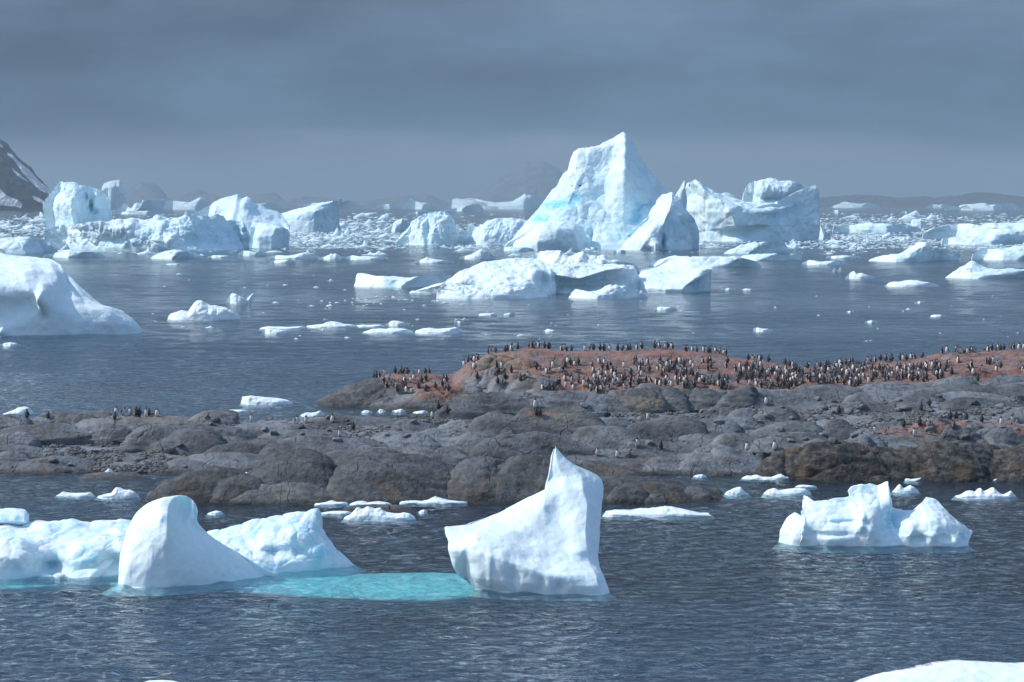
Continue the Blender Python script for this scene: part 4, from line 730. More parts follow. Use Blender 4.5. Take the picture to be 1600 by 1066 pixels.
FL = [
 (88, 148, 776.5, [2, 8, 5, 4, 5, 5, 7, 3], 'thin white floe, left neighbour of the small peaked growler off the left shore'),
 (152, 218, 779, [2, 6, 7, 9, 18, 15, 13, 14, 11, 3], 'small peaked white growler left of the rock islet'),
 (324, 349, 804.5, [2, 4, 6, 5, 3], 'tiny white floe between the fin iceberg and the rock islet'),
 (500, 551, 804, [2, 4, 5, 5, 5, 3], 'thin floe touching the left side of the lumpy two-step floe'),
 (536, 651, 814, [6, 10, 22, 19, 23, 20, 22, 13, 12, 11, 13, 12, 5], 'lumpy white floe with a flat tail in front of the rock islet'),
 (653, 668, 802.5, [2, 5, 6, 3], 'tiny floe just right of the lumpy floe with the flat tail'),
 (942, 1113, 808, [9, 11, 11, 10, 13, 13, 14, 17, 15, 12, 9, 6, 3], 'long flat white floe reaching right from behind the spire iceberg'),
 (1131, 1171, 775, [3, 7, 10, 13, 14, 6, 3], 'small white growler with a rising right point, off the tip of the islet'),
 (1192, 1268, 775, [5, 10, 13, 8, 9, 11, 12, 12, 11, 6], 'white floe with a beak at its left end, behind the three-peaked iceberg'),
 (1242, 1276, 762, [1.5, 4, 4, 3, 2], 'sliver of flat ice behind the floe with the beak'),
 (1326, 1362, 766.5, [2, 6, 8, 10, 8, 4], 'small floe peeping over the left horn of the three-peaked iceberg'),
 (1394, 1436, 770.5, [2, 6, 14, 6, 8, 12, 9, 4], 'small floe with two horns behind the three-peaked iceberg'),
 (1490, 1589, 779, [3, 4, 5, 12, 13, 7, 17, 8, 14, 18, 11, 5, 6, 12, 5], 'flat white floe carrying several small horns, far right'),
 (1159, 1245, 749, [2, 5, 4, 6, 4, 4, 4, 7, 12, 5, 5, 3], 'ragged thin floe along the shore below the reddish stained slab'),
 (1270, 1316, 751, [2, 5, 3, 5, 6, 9, 7], 'white floe with a raised right end against the dark cliff'),
 (1410, 1445, 752, [2, 4, 3, 4, 5, 7], 'small flat floe in the middle of the dark cliff foot'),
 (1469, 1491, 751, [1, 3, 3, 1.5], 'tiny floe at the cliff foot between two bigger ones'),
 (1546, 1612, 752, [1.5, 3, 6, 10, 9, 12, 6, 5, 3, 3], 'ragged floe at the cliff foot near the right edge'),
 (1083, 1104, 745.5, [1, 3, 4, 2], 'tiny floe at the foot of the pale slabs'),
 (981, 1001, 747, [1.5, 3, 3, 2], 'short flat floe beside the dark hollow behind the spire'),
 (490, 545, 789, [1.5, 2.5, 4, 7, 4, 4, 3], 'thin white ice strip lying at the left foot of the big dark rock'),
 (546, 612, 790, [3, 6, 7, 4, 5, 6, 4, 3], 'crumbly ice strip at the foot of the big dark rock'),
 (614, 735, 787.5, [2, 5, 6, 6, 5, 7, 12, 9, 6, 5, 4, 3], 'long jagged ice strip at the right foot of the big dark rock'),
 (304, 352, 743, [3, 6, 5, 7, 5, 3], 'ice rubble strip behind the left hump of the islet'),
 (350, 398, 746, [3, 7, 9, 6, 8, 6], 'ice rubble strip trapped behind the islet, right piece'),
 (157, 182, 741, [2, 3, 9, 3, 2], 'small pointed floe on the left shore in front of the brown hollow'),
 (66, 88, 739, [1.5, 3, 3, 1.5], 'small flat floe on the far left rock shore'),
 (4, 52, 649.5, [2, 6, 9, 12, 14, 12, 5], 'low white floe behind the left end of the rock shore'),
 (376, 458, 632.5, [12, 14, 13, 12, 11, 10, 7, 4], 'smooth white slab floe on open water left of the red knoll'),
 (334, 389, 644.5, [1.5, 3, 4, 4, 2.5], 'thin flat floe just below the smooth white slab floe'),
 (469, 508, 652, [3, 7, 6, 7, 10, 5], 'white floe with a raised right end left of the red knoll'),
 (564, 582, 646, [2, 5, 4, 2], 'small white floe, leftmost below the red knoll'), (589, 603, 645, [2, 6, 5, 2], 'small white floe, second from left below the red knoll'),
 (613, 634, 645, [3, 4, 6, 3], 'small white floe, third from left below the red knoll'), (645, 669, 646, [1.5, 3, 4, 3], 'small white floe near the dark penguins below the red knoll'),
 (736, 757, 641, [2, 4, 5, 3], 'small floe in the channel under the round grey rock'), (757, 766, 642, [3, 7, 3], 'tiny round floe in the channel under the round grey rock'), (772, 786, 645, [2, 4, 2], 'tiny flat floe at the right end of the channel'),
 (0, 32, 542, [3, 6, 7, 5, 2], 'flat white floe just under the big iceberg at the left edge'),
 (262, 377, 500.5, [9, 14, 14, 13, 27, 31, 24, 23, 21, 20, 13, 8], 'white ribbed floe with a rounded crown on the left water'),
 (354, 391, 474, [4, 16, 15, 11, 6, 3], 'small white floe with an upright left lump and a raised arm'),
 (409, 454, 522, [7, 8, 7, 5, 2], 'short white floe below the left end of the ice line'),
 (406, 480, 514, [1.5, 4, 3, 3, 2, 3, 4, 3], 'left part of the thin broken ice line'),
 (478, 560, 512.5, [3, 4, 5, 10, 9, 5, 4, 3], 'middle part of the thin ice line with a small hump'),
 (556, 603, 510.5, [2, 3, 2, 3, 3, 1.5], 'right-hand part of the thin ice line above two bright floes'),
 (602, 641, 509.5, [3, 8, 8, 5, 4], 'rounded white lump on the thin ice line'),
 (567, 646, 521, [2, 6, 7, 6, 8, 7, 6, 3], 'bright lumpy floe, left one of the pair under the ice line'),
 (648, 724, 521, [4, 7, 8, 6, 7, 8, 9, 6], 'bright lumpy floe, right one of the pair under the ice line'),
 (748, 777, 493, [2, 3, 3, 3], 'low white floe left of a small forked one'), (783, 804, 492.5, [1, 2, 3, 5], 'small forked floe right of a low white one'),
 (710, 728, 505.5, [4, 3, 1], 'small wedge floe above the right bright floe'), (1022, 1058, 485, [3, 6, 5, 5, 3], 'white floe with two lumps in front of the tilted slab'),
 (1177, 1208, 518, [5, 6, 4, 4, 3], 'white two-part floe alone on the right water'), (849, 872, 518, [1, 4, 2, 1.5], 'small flat floe in mid water above the colony'),
 (1382, 1470, 448.5, [3, 6, 8, 7, 9, 11, 10, 8, 7, 5, 2], 'bright flat floe with low humps on the right water'),
 (1321, 1371, 436, [3, 9, 13, 7, 10, 7, 5, 5, 2], 'light blue floe with two small peaks above the bright flat one'),
 (1253, 1322, 414.5, [4, 8, 7, 5, 6, 7, 6, 5], 'long low white floe right of the curling-tail iceberg'),
 (1300, 1308, 426, [3, 7, 4], 'tiny upright ice lump, left one of two standing side by side'), (1309, 1317, 426, [4, 8, 4], 'tiny upright ice lump, right one of two standing side by side'),
 (1453, 1478, 495, [1.5, 3, 3, 2], 'thin floe at far right above the right ridge'), (1352, 1372, 504, [1.5, 3, 2], 'thin floe right of the centre of the right water'),
 (1322, 1335, 488, [1, 2, 2], 'tiny floe above the thin one on the right water'), (1430, 1445, 473.5, [1, 2.5, 2], 'tiny thin floe below the bright flat floe'),
 (1128, 1150, 453.5, [1.5, 3, 2], 'tiny floe, first right of the tilted slab'), (1158, 1180, 454, [1.5, 3, 2.5, 1], 'tiny floe, second right of the tilted slab'),
 (1291, 1345, 404, [3, 4, 5, 4, 3], 'low floe in front of the right pack'), (648, 710, 411, [3, 5, 9, 7, 5, 4, 4, 2], 'white floe on grey water above the long squared iceberg'),
 (718, 775, 405, [3, 5, 7, 11, 16, 13, 9, 3], 'small triangular iceberg at the left foot of the giant'), (780, 835, 392.5, [2, 6, 7, 6, 6, 6, 5, 3], 'low blue-edged floe at the giant iceberg\'s left toe'),
 (540, 608, 406, [4, 7, 5, 6, 5, 4, 5, 3], 'low ragged floe, right end of the row on the grey water'), (423, 462, 411, [2, 4, 5, 5, 5, 3], 'thin white floe, left of the ragged row on the grey water'),
 (420, 500, 405, [4, 6, 5, 7, 10, 6, 4], 'ragged low floe in the row on the grey water'), (498, 542, 406, [3, 5, 8, 10, 5, 4], 'floe with a knob in the row on the grey water'),
 (372, 416, 400, [4, 8, 8, 5, 6, 4], 'rubbly floe under the cut block iceberg'), (324, 366, 403, [2, 4, 4, 3, 2], 'thin floe below the rubble apron'),
 (958, 978, 395, [3, 5, 5, 3], 'small lump in the water before the giant iceberg'), (1018, 1030, 391.5, [3, 9, 12, 8, 4], 'white rounded lump at the foot of the giant\'s dark cleft'),
 (918, 934, 391, [3, 5, 4, 2], 'small white lump at the giant iceberg\'s waterline'),
 (257, 285, 414, [1, 2, 2, 1], 'faint thin floe on the grey water below the apron'),
]
for i, f in enumerate(FL): floe(*f, seed=100 + i)
# the raised arm of the small floe at (390, 465) belongs to the same piece: rebuilt as a second small lump leaning on it
arm = ice_obj('ice_floe', [loft([[(380, 472.5), (386, 473), (392, 472)], [(384, 468, .3), (389, 468, .2), (394, 467, .4)], [(389, 462, .5), (393, 462, .4), (397, 461, .6)], [(394, 458.5, .6), (397, 457.8, .6), (399, 459, .7)]], [.7, .6, .5, .2], nu=24, nv=16, noises=[('f', 1, .12)], seed=77)], ICE_FLOE, 'thin raised ice finger leaning right beside a small floe', 'ice floe')
# white horn and knob details on the left blue berg
ice_obj('ice_floe', [floe_loft(60, 84, 903.5, [3, 6, 6, 4, 3], 88)], ICE_NEAR, 'small white lump at the foot of the lumpy blue iceberg, left of its twin', 'ice floe')
ice_obj('ice_floe', [floe_loft(82, 105, 903.5, [4, 7, 8, 6, 3], 89)], ICE_NEAR, 'small white lump at the foot of the lumpy blue iceberg, right of its twin', 'ice floe')

# shared small floe meshes for the many scattered bits
SMALL = []
for k in range(8):
    hs = [0.2] + list(np.abs(rng.normal(0.5, .35, 5))) + [0.15]
    n = 14; V = []; Fc = []
    ringz = (-.35, 0.0, .35, .7, 1.0)
    for q, z in enumerate(ringz):
        for j in range(n):
            a = 2 * math.pi * j / n; hx = np.interp((math.cos(a) + 1) / 2 * 6, range(7), hs)
            s = (1.0, 1.0, .92, .7, .3)[q] * (1 + .15 * math.sin(3 * a + k) + .1 * rng.normal())
            V.append((math.cos(a) * s * .5, math.sin(a) * s * .28, z * hx if z > 0 else z))
    for q in range(4):
        for j in range(n): Fc.append((q * n + j, q * n + (j + 1) % n, (q + 1) * n + (j + 1) % n, (q + 1) * n + j))
    V.append((0, 0, float(np.mean(hs)) * 1.1)); 
    for j in range(n): Fc.append((4 * n + j, 4 * n + (j + 1) % n, 5 * n))
    SMALL.append((np.array(V), Fc))
def small_mesh(k, mat, nm='ice_fragment'):
    V, Fc = SMALL[k]; me = bpy.data.meshes.new(nm); me.from_pydata(V.tolist(), [], Fc); me.materials.append(mat)
    me.polygons.foreach_set('use_smooth', [True] * len(me.polygons)); me.update(); return me
SM_N = [small_mesh(k, ICE_FLOE) for k in range(8)]; SM_F = [small_mesh(k, ICE_FAR) for k in range(8)]
LAND = [(75, 'at the left edge'), (240, 'below the cracked block iceberg'), (395, 'below the rubble apron and snowy hill berg'), (500, 'near the wedge iceberg with the ramp'), (615, 'between the ramp berg and the striped berg'), (700, 'beside the striped iceberg'),
        (800, 'left of the giant pointed iceberg'), (950, 'in front of the giant iceberg, left half'), (1095, 'in front of the giant iceberg, right half'), (1200, 'near the saddle-shaped iceberg, left half'), (1295, 'near the saddle-shaped iceberg, right half'), (1380, 'just right of the saddle berg'), (1450, 'around the cube-shaped iceberg'), (1530, 'left of the right edge'), (9999, 'at the right edge')]
def sector(px): return next(t for x, t in LAND if px < x)
def size_word(w, a, b): return 'tiny' if w < a else 'small' if w < b else 'wide'
def put_small(px, py, wpx, hpx, label, group, k=None):
    p = on_level(px, py); m = p[1] / F; k = rng.integers(8) if k is None else k
    o = bpy.data.objects.new('ice_floe', (SM_N if py > 430 else SM_F)[k]); COL.objects.link(o)
    w = wpx * m; slope = (py - HZ) / p[1]
    o.location = tuple(p); o.scale = (w, min(w * .8, 2.2 * hpx / slope), hpx * m * 1.4); o.rotation_euler = (0, 0, rng.uniform(-.25, .25) + (math.pi if rng.random() < .5 else 0))
    return tag(o, label, 'ice floe', group)
def scatter(n, x0, x1, y0, y1, wl, wh, label, group, bias=None, avoid=()):
    c = 0
    while c < n:
        px, py = rng.uniform(x0, x1), rng.uniform(y0, y1)
        if bias is not None and rng.random() > bias(px, py): continue
        if any(a <= px <= b and cc <= py <= d for a, b, cc, d in avoid): continue
        w = wl + (wh - wl) * rng.random() ** 2.5; put_small(px, py, w, max(1.0, w * rng.uniform(.14, .26)), label.replace('SIZE', size_word(w, wl + (wh - wl) * .12, wl + (wh - wl) * .45)) .replace('SECT', sector(px)).replace('LCR', ('left part', 'middle', 'right part')[min(2, int(3 * (px - x0) / (x1 - x0)))]).replace('ROW', 'above' if py < (y0 + y1) / 2 else 'below'), group); c += 1
AV = [(250, 400, 455, 503), (-10, 230, 395, 530), (640, 1120, 395, 468), (550, 715, 425, 450), (1375, 1475, 434, 450), (1315, 1375, 420, 438)]
scatter(48, 225, 860, 425, 530, 3, 13, 'SIZE fragment on the left-hand water, SECT', 'ice fragments drifting left of centre', avoid=AV)
scatter(26, 500, 740, 462, 478, 4, 14, 'SIZE white fragment in the thin line before the broad flat berg, LCR', 'ice fragments in the line before the broad flat berg', avoid=AV)
scatter(26, 860, 1600, 462, 535, 3, 9, 'SIZE fragment on the right-hand water, SECT', 'ice fragments drifting right of centre', avoid=AV)
def dens(px, py):
    base = 1.0 if (350 < py < 388) else .55 if py < 350 else .3
    if 640 < px < 1290: base *= .6
    if px > 1290: base *= 1.3
    return min(1, base) * (0.5 + 0.5 * (perlin(np.array([[px / 45, py / 7, .5]]))[0] > -0.05))
OCC = [(70, 390, 300, 389), (385, 455, 345, 388), (415, 535, 315, 362), (616, 830, 330, 383), (786, 1094, 240, 391), (1072, 1300, 290, 377), (1136, 1236, 377, 396), (1010, 1255, 391, 418), (1355, 1505, 378, 410), (1515, 1600, 384, 407), (1300, 1440, 346, 364), (1440, 1600, 345, 383), (-10, 95, 368, 396)]
scatter(120, -5, 1605, 366, 400, 8, 30, "SIZE floe on the pack's near edge, SECT", 'floes along the near edge of the loose pack', bias=dens, avoid=OCC)
scatter(95, -5, 1605, 338, 366, 7, 34, 'SIZE floe in the far pack, SECT', 'floes in the far part of the loose pack', bias=dens, avoid=OCC)
# the rest of the brash: one mass
Vb, Fb, off = [], [], 0; cnt = 0
while cnt < 12500:
    px, py = rng.uniform(-40, 1640), 334 + 62 * rng.random() ** 0.9
    if rng.random() > dens(px, py) * (1.0 if py > 341 else .35) * (1 if py < 389 else .25): continue
    p = on_level(px, py); m = p[1] / F; w = rng.uniform(2, 11) * m * (0.6 + 0.5 * rng.random()); V, Fc = SMALL[rng.integers(8)]
    slope = (py - HZ) / p[1]; h = rng.uniform(.35, 1.5) * m
    V = V * np.array([w * rng.choice([-1, 1]), min(w * .8, 1.6 * rng.uniform(.6, 1.6) / slope), h]) + p
    if False: pass
    Vb.append(V); Fb += [tuple(q + off for q in f) for f in Fc]; off += len(V); cnt += 1
tag(mesh_obj('brash_ice', np.concatenate(Vb), Fb, ICE_FAR), 'loose brash and pack ice covering the far water', 'pack ice', kind='stuff')
# ------------------------------------------------------------------ the rock island
ST = [150, 158, 163, 166, 168, 170, 175, 183, 190, 197, 204, 211, 218, 225, 231, 238, 246, 256]
T = {
 -120: [-3, -3, -2, -.6, .1, .3, .8, 1.3, 1.7, .6, -.8, -2, -3, -3, -3, -3, -3, -3],
 0:    [-3, -3, -2, -.6, .1, .3, .8, 1.3, 1.75, .8, -.8, -2, -3, -3, -3, -3, -3, -3],
 120:  [-3, -3, -2, -.6, .1, .3, .8, 1.4, 1.8, 1.2, -.6, -2, -3, -3, -3, -3, -3, -3],
 250:  [-3, -3, -2, -.6, .1, .35, .8, 1.4, 1.9, 1.5, -.4, -2, -3, -3, -3, -3, -3, -3],
 350:  [-3, -3, -2, -.6, .1, .3, .7, 1.1, 1.3, 1.0, .3, -.8, -3, -3, -3, -3, -3, -3],
 450:  [-3, -3, -2, -.6, .1, .4, .8, 1.0, 1.1, .9, .5, -.1, -1, -3, -3, -3, -3, -3],
 505:  [-3, -3, -2, -.8, .1, .5, .8, 1.0, 1.0, .8, .5, .2, -.6, -2, -2, -2, -3, -3],
 560:  [-3, -3, -2, -1, 0, .5, .8, 1.0, 1.0, .8, .5, .25, -.5, 0.1, 1.1, .2, -3, -3],
 610:  [-3, -3, -2, -1, 0, .5, .8, 1.0, 1.0, .8, .5, .25, -.4, .8, 1.95, 1.2, -1, -3],
 670:  [-3, -3, -2, -1, 0, .5, .8, 1.1, 1.1, .8, .5, .25, -.3, .9, 1.9, 1.2, -1, -3],
 705:  [-3, -3, -2, -1, 0, .5, .8, 1.1, 1.2, .9, .5, .25, -.1, .9, 1.6, 1.4, -1, -3],
 735:  [-3, -3, -2, -1, 0, .5, .8, 1.1, 1.3, 1.1, .5, .3, .3, 1.6, 2.9, 2.4, -.5, -3],
 775:  [-3, -3, -2, -1, 0, .5, .8, 1.2, 1.4, 1.3, .6, .4, .6, 2.1, 3.7, 3.0, 0, -3],
 830:  [-3, -3, -2, -1, 0, .5, .8, 1.2, 1.5, 1.5, .8, .5, 1.2, 2.7, 4.05, 3.4, 0, -3],
 900:  [-3, -3, -2, -1, 0, .5, .9, 1.2, 1.5, 1.5, 1.0, .7, 1.5, 2.9, 3.85, 3.1, 0, -3],
 970:  [-3, -3, -2, -1, 0, .4, .9, 1.2, 1.5, 1.4, 1.2, .9, 1.6, 3.0, 3.9, 3.2, 0, -3],
 1030: [-3, -3, -2, -.9, .1, .4, .9, 1.3, 1.4, 1.3, 1.3, 1.1, 1.8, 3.1, 4.1, 3.4, 0, -3],
 1100: [-3, -3, -2, -.7, .1, .4, .9, 1.3, 1.4, 1.4, 1.5, 1.5, 2.1, 3.1, 3.75, 3.2, 0, -3],
 1180: [-3, -3, -2, -.6, .2, .5, 1.0, 1.3, 1.5, 1.6, 1.7, 1.8, 2.3, 2.9, 3.1, 2.6, 0, -3],
 1250: [-3, -3, -2, -.2, .8, 1.2, 1.4, 1.5, 1.6, 1.8, 1.95, 2.1, 2.4, 2.6, 2.3, 1.6, 0, -3],
 1310: [-3, -3, -2, 0, 1.1, 1.5, 1.6, 1.7, 1.8, 2.0, 2.15, 2.3, 2.55, 2.75, 2.5, 1.7, 0, -3],
 1400: [-3, -3, -2, 0, 1.2, 1.6, 1.8, 1.9, 2.0, 2.15, 2.35, 2.5, 2.7, 3.0, 2.95, 2.2, 0, -3],
 1490: [-3, -3, -2, 0, 1.2, 1.6, 1.9, 2.05, 2.2, 2.4, 2.6, 2.8, 3.1, 3.5, 3.65, 2.9, .5, -3],
 1600: [-3, -3, -2, 0, 1.2, 1.6, 1.9, 2.05, 2.25, 2.5, 2.75, 3.0, 3.3, 3.7, 3.95, 3.3, .8, -3],
 1760: [-3, -3, -2, 0, 1.2, 1.6, 1.9, 2.05, 2.25, 2.5, 2.75, 3.0, 3.3, 3.7, 3.95, 3.3, .8, -3]}
TX = np.array(sorted(T)); TZ = np.array([T[k] for k in TX], float)
def ground(x, y):
    px = 800 + x / (y * CP) * F * 1.0
    i = np.clip(np.searchsorted(TX, px) - 1, 0, len(TX) - 2); f = np.clip((px - TX[i]) / (TX[i + 1] - TX[i]), 0, 1); f = f * f * (3 - 2 * f)
    j = np.clip(np.searchsorted(ST, y) - 1, 0, len(ST) - 2); SA = np.array(ST, float); g = np.clip((y - SA[j]) / (SA[j + 1] - SA[j]), 0, 1); g = g * g * (3 - 2 * g) * .6 + g * .4
    z = (TZ[i, j] * (1 - g) + TZ[i, j + 1] * g) * (1 - f) + (TZ[i + 1, j] * (1 - g) + TZ[i + 1, j + 1] * g) * f
    P = np.stack([x, y, 0 * x], -1)
    q = P * np.array([1, 1.0, 1])
    rot = np.stack([x * .9 + y * .35, y * .95 - x * .3, 0 * x], -1)
    a = .26 * fbm(P / np.array([12.0, 5.0, 1]) + 3, 3) + .26 * fbm(rot / np.array([13.0, 2.4, 1]), 3, ridged=True)
    b1, b2, cid = worley(rot / np.array([6.5, 2.0, 1.0]) + 5)
    a = a + .20 * (np.sqrt(np.clip(b2 - b1, 0, 1)) - .45) + .18 * ((cid % 31) / 31 - .5)
    b1, b2, cid = worley(rot / np.array([1.6, .7, 1.0]) + 15)
    a = a + .08 * (np.sqrt(np.clip(b2 - b1, 0, 1)) - .45) + .04 * fbm(P / .5, 3)
    hillr = sstep(214, 219, y) * (.34 * (fbm(np.stack([x / 4.0, y / 2.2, 0 * x], -1) + 31, 4, ridged=True) - .3) + .12 * (fbm(np.stack([(x + y * .5) / 1.2, y / 2.5, 0 * x], -1) + 41, 3, ridged=True) - .3)) * (1 - .6 * sstep(227, 231, y))
    a = a + hillr
    damp = np.where(y > 217, .85, 1.0)
    return z + a * sstep(-1.5, .5, z) * damp
def redness(V):
    px, py = proj(V)
    lx = [-200, 140, 150, 200, 300, 345, 352, 570, 585, 620, 700, 712, 735, 800, 850, 960, 1060, 1080, 1180, 1400, 1480, 1600, 1800]
    ly = [0, 0, 652, 648, 650, 646, 0, 0, 590, 615, 628, 620, 600, 606, 622, 618, 624, 608, 612, 612, 604, 592, 592]
    line = np.interp(px, lx, ly) + 10 * perlin(V / np.array([4, 4, 2.0]))
    r = sstep(-2, 6, line - py) * np.where(V[:, 1] > 212, 1, np.where((px > 140) & (px < 352), .45, 0))
    # the grey striated rock faces between the nesting terraces
    for cx, cy, rx, ry in ((545, 612, 34, 22), (770, 572, 34, 10), (750, 592, 30, 10), (805, 600, 26, 14), (852, 598, 22, 10), (1125, 592, 40, 7), (860, 632, 120, 12), (1320, 640, 100, 20)):
        r = r * (1 - .9 * np.exp(-(((px - cx) / rx) ** 2 + ((py - cy) / ry) ** 2) ** 2))
    for cx, cy, rx, ry, s in ((845, 646, 26, 5, .7), (1440, 672, 40, 12, 1), (1400, 674, 40, 8, .9), (1480, 662, 40, 7, .8), (1560, 662, 35, 5, .5), (1600, 672, 18, 8, .8), (1180, 700, 25, 6, .0)):
        r = np.maximum(r, s * sstep(1.2, .6, ((px - cx) / rx) ** 2 + ((py - cy) / ry) ** 2 + .4 * perlin(V / 1.5)))
    tan = np.zeros(len(V))
    for cx, cy, rx, ry, s in ((775, 566, 36, 14, .9), (880, 655, 45, 14, .6), (1010, 630, 40, 14, .9), (240, 655, 80, 8, .5), (640, 612, 30, 12, .4), (830, 590, 40, 16, .35), (1300, 650, 200, 3, .0), (1440, 690, 30, 6, .3), (1400, 655, 90, 6, .15)):
        tan = np.maximum(tan, s * np.exp(-(((px - cx) / rx) ** 2 + ((py - cy) / ry) ** 2)))
    return np.clip(r, 0, 1), np.clip(tan, 0, 1)
pxs = np.linspace(-110, 1710, 900); ys = np.concatenate([np.arange(156, 166, .5), np.arange(166, 240, .22), np.arange(240, 254, 1.0)])
GX = (pxs[None, :] - 800) / F * ys[:, None]; GY = np.repeat(ys[:, None], len(pxs), 1); GZ = ground(GX, GY)
V = np.stack([GX, GY, GZ], -1).reshape(-1, 3); nx = len(pxs); ii, jj = np.meshgrid(np.arange(len(ys) - 1), np.arange(nx - 1), indexing='ij')
Q = np.stack([ii * nx + jj, ii * nx + jj + 1, (ii + 1) * nx + jj + 1, (ii + 1) * nx + jj], -1).reshape(-1, 4)
zz = V[:, 2][Q]; Q = Q[zz.max(1) > -1.2]
rd, tn = redness(V)
isl = mesh_obj('rock_island', V, Q.tolist(), ROCK, attrs={'red': rd, 'tan': tn}); tag(isl, 'low grey rocky island with reddish penguin nesting ground', kind='structure')
BT = BVHTree.FromPolygons([Vector(v) for v in V.tolist()], Q.tolist())
def cast(bvhs, px, py):
    dx, dy, dz = ray(px, py); o = Vector((0, 0, CAM_H)); d = Vector((float(dx), float(dy), float(dz))).normalized(); best = None
    for b in bvhs:
        h = b.ray_cast(o + d * 120, d)
        if h[0] is not None and (best is None or h[3] < best[3]): best = h
    return best

def slab_mesh(W_, D_, H_, seed, nu=44, nv=16, nz=.10, lean=0.0, box=2.4, sink=.5, back=.28, wedge=0.0):
    """a glacier-smoothed hump: rounded top, steeper sides, one end blunter"""
    V = [];
    a = np.linspace(0, 2 * np.pi, nu, endpoint=False); t = np.linspace(0, 1, nv)
    r_ = np.random.default_rng(seed); px_ = r_.uniform(1.5, 3.2) if box < 5.5 else 2.3; pw = r_.uniform(1.9, 2.8); ez = r_.uniform(.55, .8); wob = 1 + .07 * np.sin(2 * a + r_.uniform(0, 6)) + .05 * np.sin(3 * a + r_.uniform(0, 6))
    for q in t:
        rr = np.sin(q * np.pi / 2) ** .8; 
        box = min(box, 5.5) if box < 5.5 else 2.8; cx = np.sign(np.cos(a)) * np.abs(np.cos(a)) ** (2 / box); cy = np.sign(np.sin(a)) * np.abs(np.sin(a)) ** (2 / box)
        h = np.clip(1 - np.abs(cy * rr) ** pw, 0, 1) ** ez * np.clip(1 - np.abs(cx * rr) ** px_, 0, 1) ** .6 * (1 - min(rr, 1.0) ** 12) ** .7
        X_ = cx * rr * wob * W_ / 2; V.append(np.stack([X_ + lean * h * W_ * .18, cy * rr * wob * D_ / 2 + back * h * D_, h * H_ * (1 + (lean * .35 + wedge) * X_ / W_)], -1))
    V.append(V[-1] * np.array([1.0, 1.0, 0]) + np.array([0, 0, -sink]))
    V = np.concatenate(V[::-1]); n = nv + 1; i, j = np.meshgrid(np.arange(n - 1), np.arange(nu), indexing='ij'); j2 = (j + 1) % nu
    Q = np.stack([i * nu + j, i * nu + j2, (i + 1) * nu + j2, (i + 1) * nu + j], -1).reshape(-1, 4)
    return V, Q
SLABS_BVH = []
def slab(parent, x0, x1, yt, yb, mat=ROCK, seed=0, lean=0.0, box=2.4, D=None, water=False, rough=1.0, label=None, name='rock_slab', yaw=None, hi=1.3, squash=1.0, jag=0.0, wedge=0.0):
    cx = (x0 + x1) / 2
    if water: p = on_level(cx, yb)
    else:
        h = cast([BT], cx, yb)
        p = np.array(h[0]) if h else on_level(cx, yb)
    m = p[1] / F; W_ = (x1 - x0) * m; Dd = D or min(.8 * W_, max(.45 * W_, 2.6)) * squash
    zt = float(unproj(cx, yt, p[1] + Dd * .58)[2]); H_ = max(.25, zt - p[2])
    nu = int(56 * hi); nv = int(20 * hi)
    V, Q = slab_mesh(W_ * (1.3 if mat is not ROCK else 1.55), Dd * 1.0, H_ * 1.08 + .14, seed, nu, nv, lean=lean, box=box, sink=.6, wedge=wedge)
    if yaw is None: yaw = rng.uniform(-.12, .12)
    dip = rng.uniform(-.07, .07); V[:, 2] = V[:, 2] + np.tan(dip) * V[:, 0] * (V[:, 2] > 0)
    c, s = math.cos(yaw), math.sin(yaw); V[:, :2] = np.stack([V[:, 0] * c - V[:, 1] * s, V[:, 0] * s + V[:, 1] * c], -1)
    org = np.array([p[0], p[1] + Dd / 2, p[2] - .12]); Vw = V + org
    Nn = vnormals(Vw, Q); sc = max(.8, min(W_ * .35, 3.0)); S = seed * 2.17
    b1, b2, cid = worley(Vw / np.array([sc * 1.6, sc * 3, sc * 3]) + S)
    disp = .09 * min(H_, 2) * fbm(Vw / (sc * np.array([1.6, 1, 1])) + S, 2) * 1.4 + jag * (.5 * fbm(Vw / 1.1 + S, 4, ridged=True) + .3 * fbm(Vw / .5 + S, 3)) + max(0, rough - 1.0) * .30 * min(H_, 2.0) * (np.sqrt(np.clip(b2 - b1, 0, 1)) - .5) + .035 * fbm(Vw / .5 + S, 3) - rough * .045 * min(1, H_) * (1 - sstep(0, .05, b2 - b1))
    dp = rng.uniform(.1, .3); bed = fbm(np.stack([Vw[:, 0] / 6, Vw[:, 1] / 3, (Vw[:, 2] + dp * Vw[:, 0] + .25 * Vw[:, 1]) / .75], -1) + S, 3, ridged=True)
    disp += (.16 + .05 * rough) * min(1, H_) * (bed - .3)
    Vw = Vw + Nn * disp[:, None]
    rd, tn = redness(Vw)
    Fl = Q.tolist() + [list(range(len(V) - nu, len(V)))]
    o = mesh_obj(name, Vw, Fl, mat, parent=parent, attrs={'red': rd, 'tan': tn}, origin=org)
    if label: o['label'] = label
    SLABS_BVH.append(BVHTree.FromPolygons([Vector(v) for v in Vw.tolist()], [tuple(f) for f in Fl]))
    return o
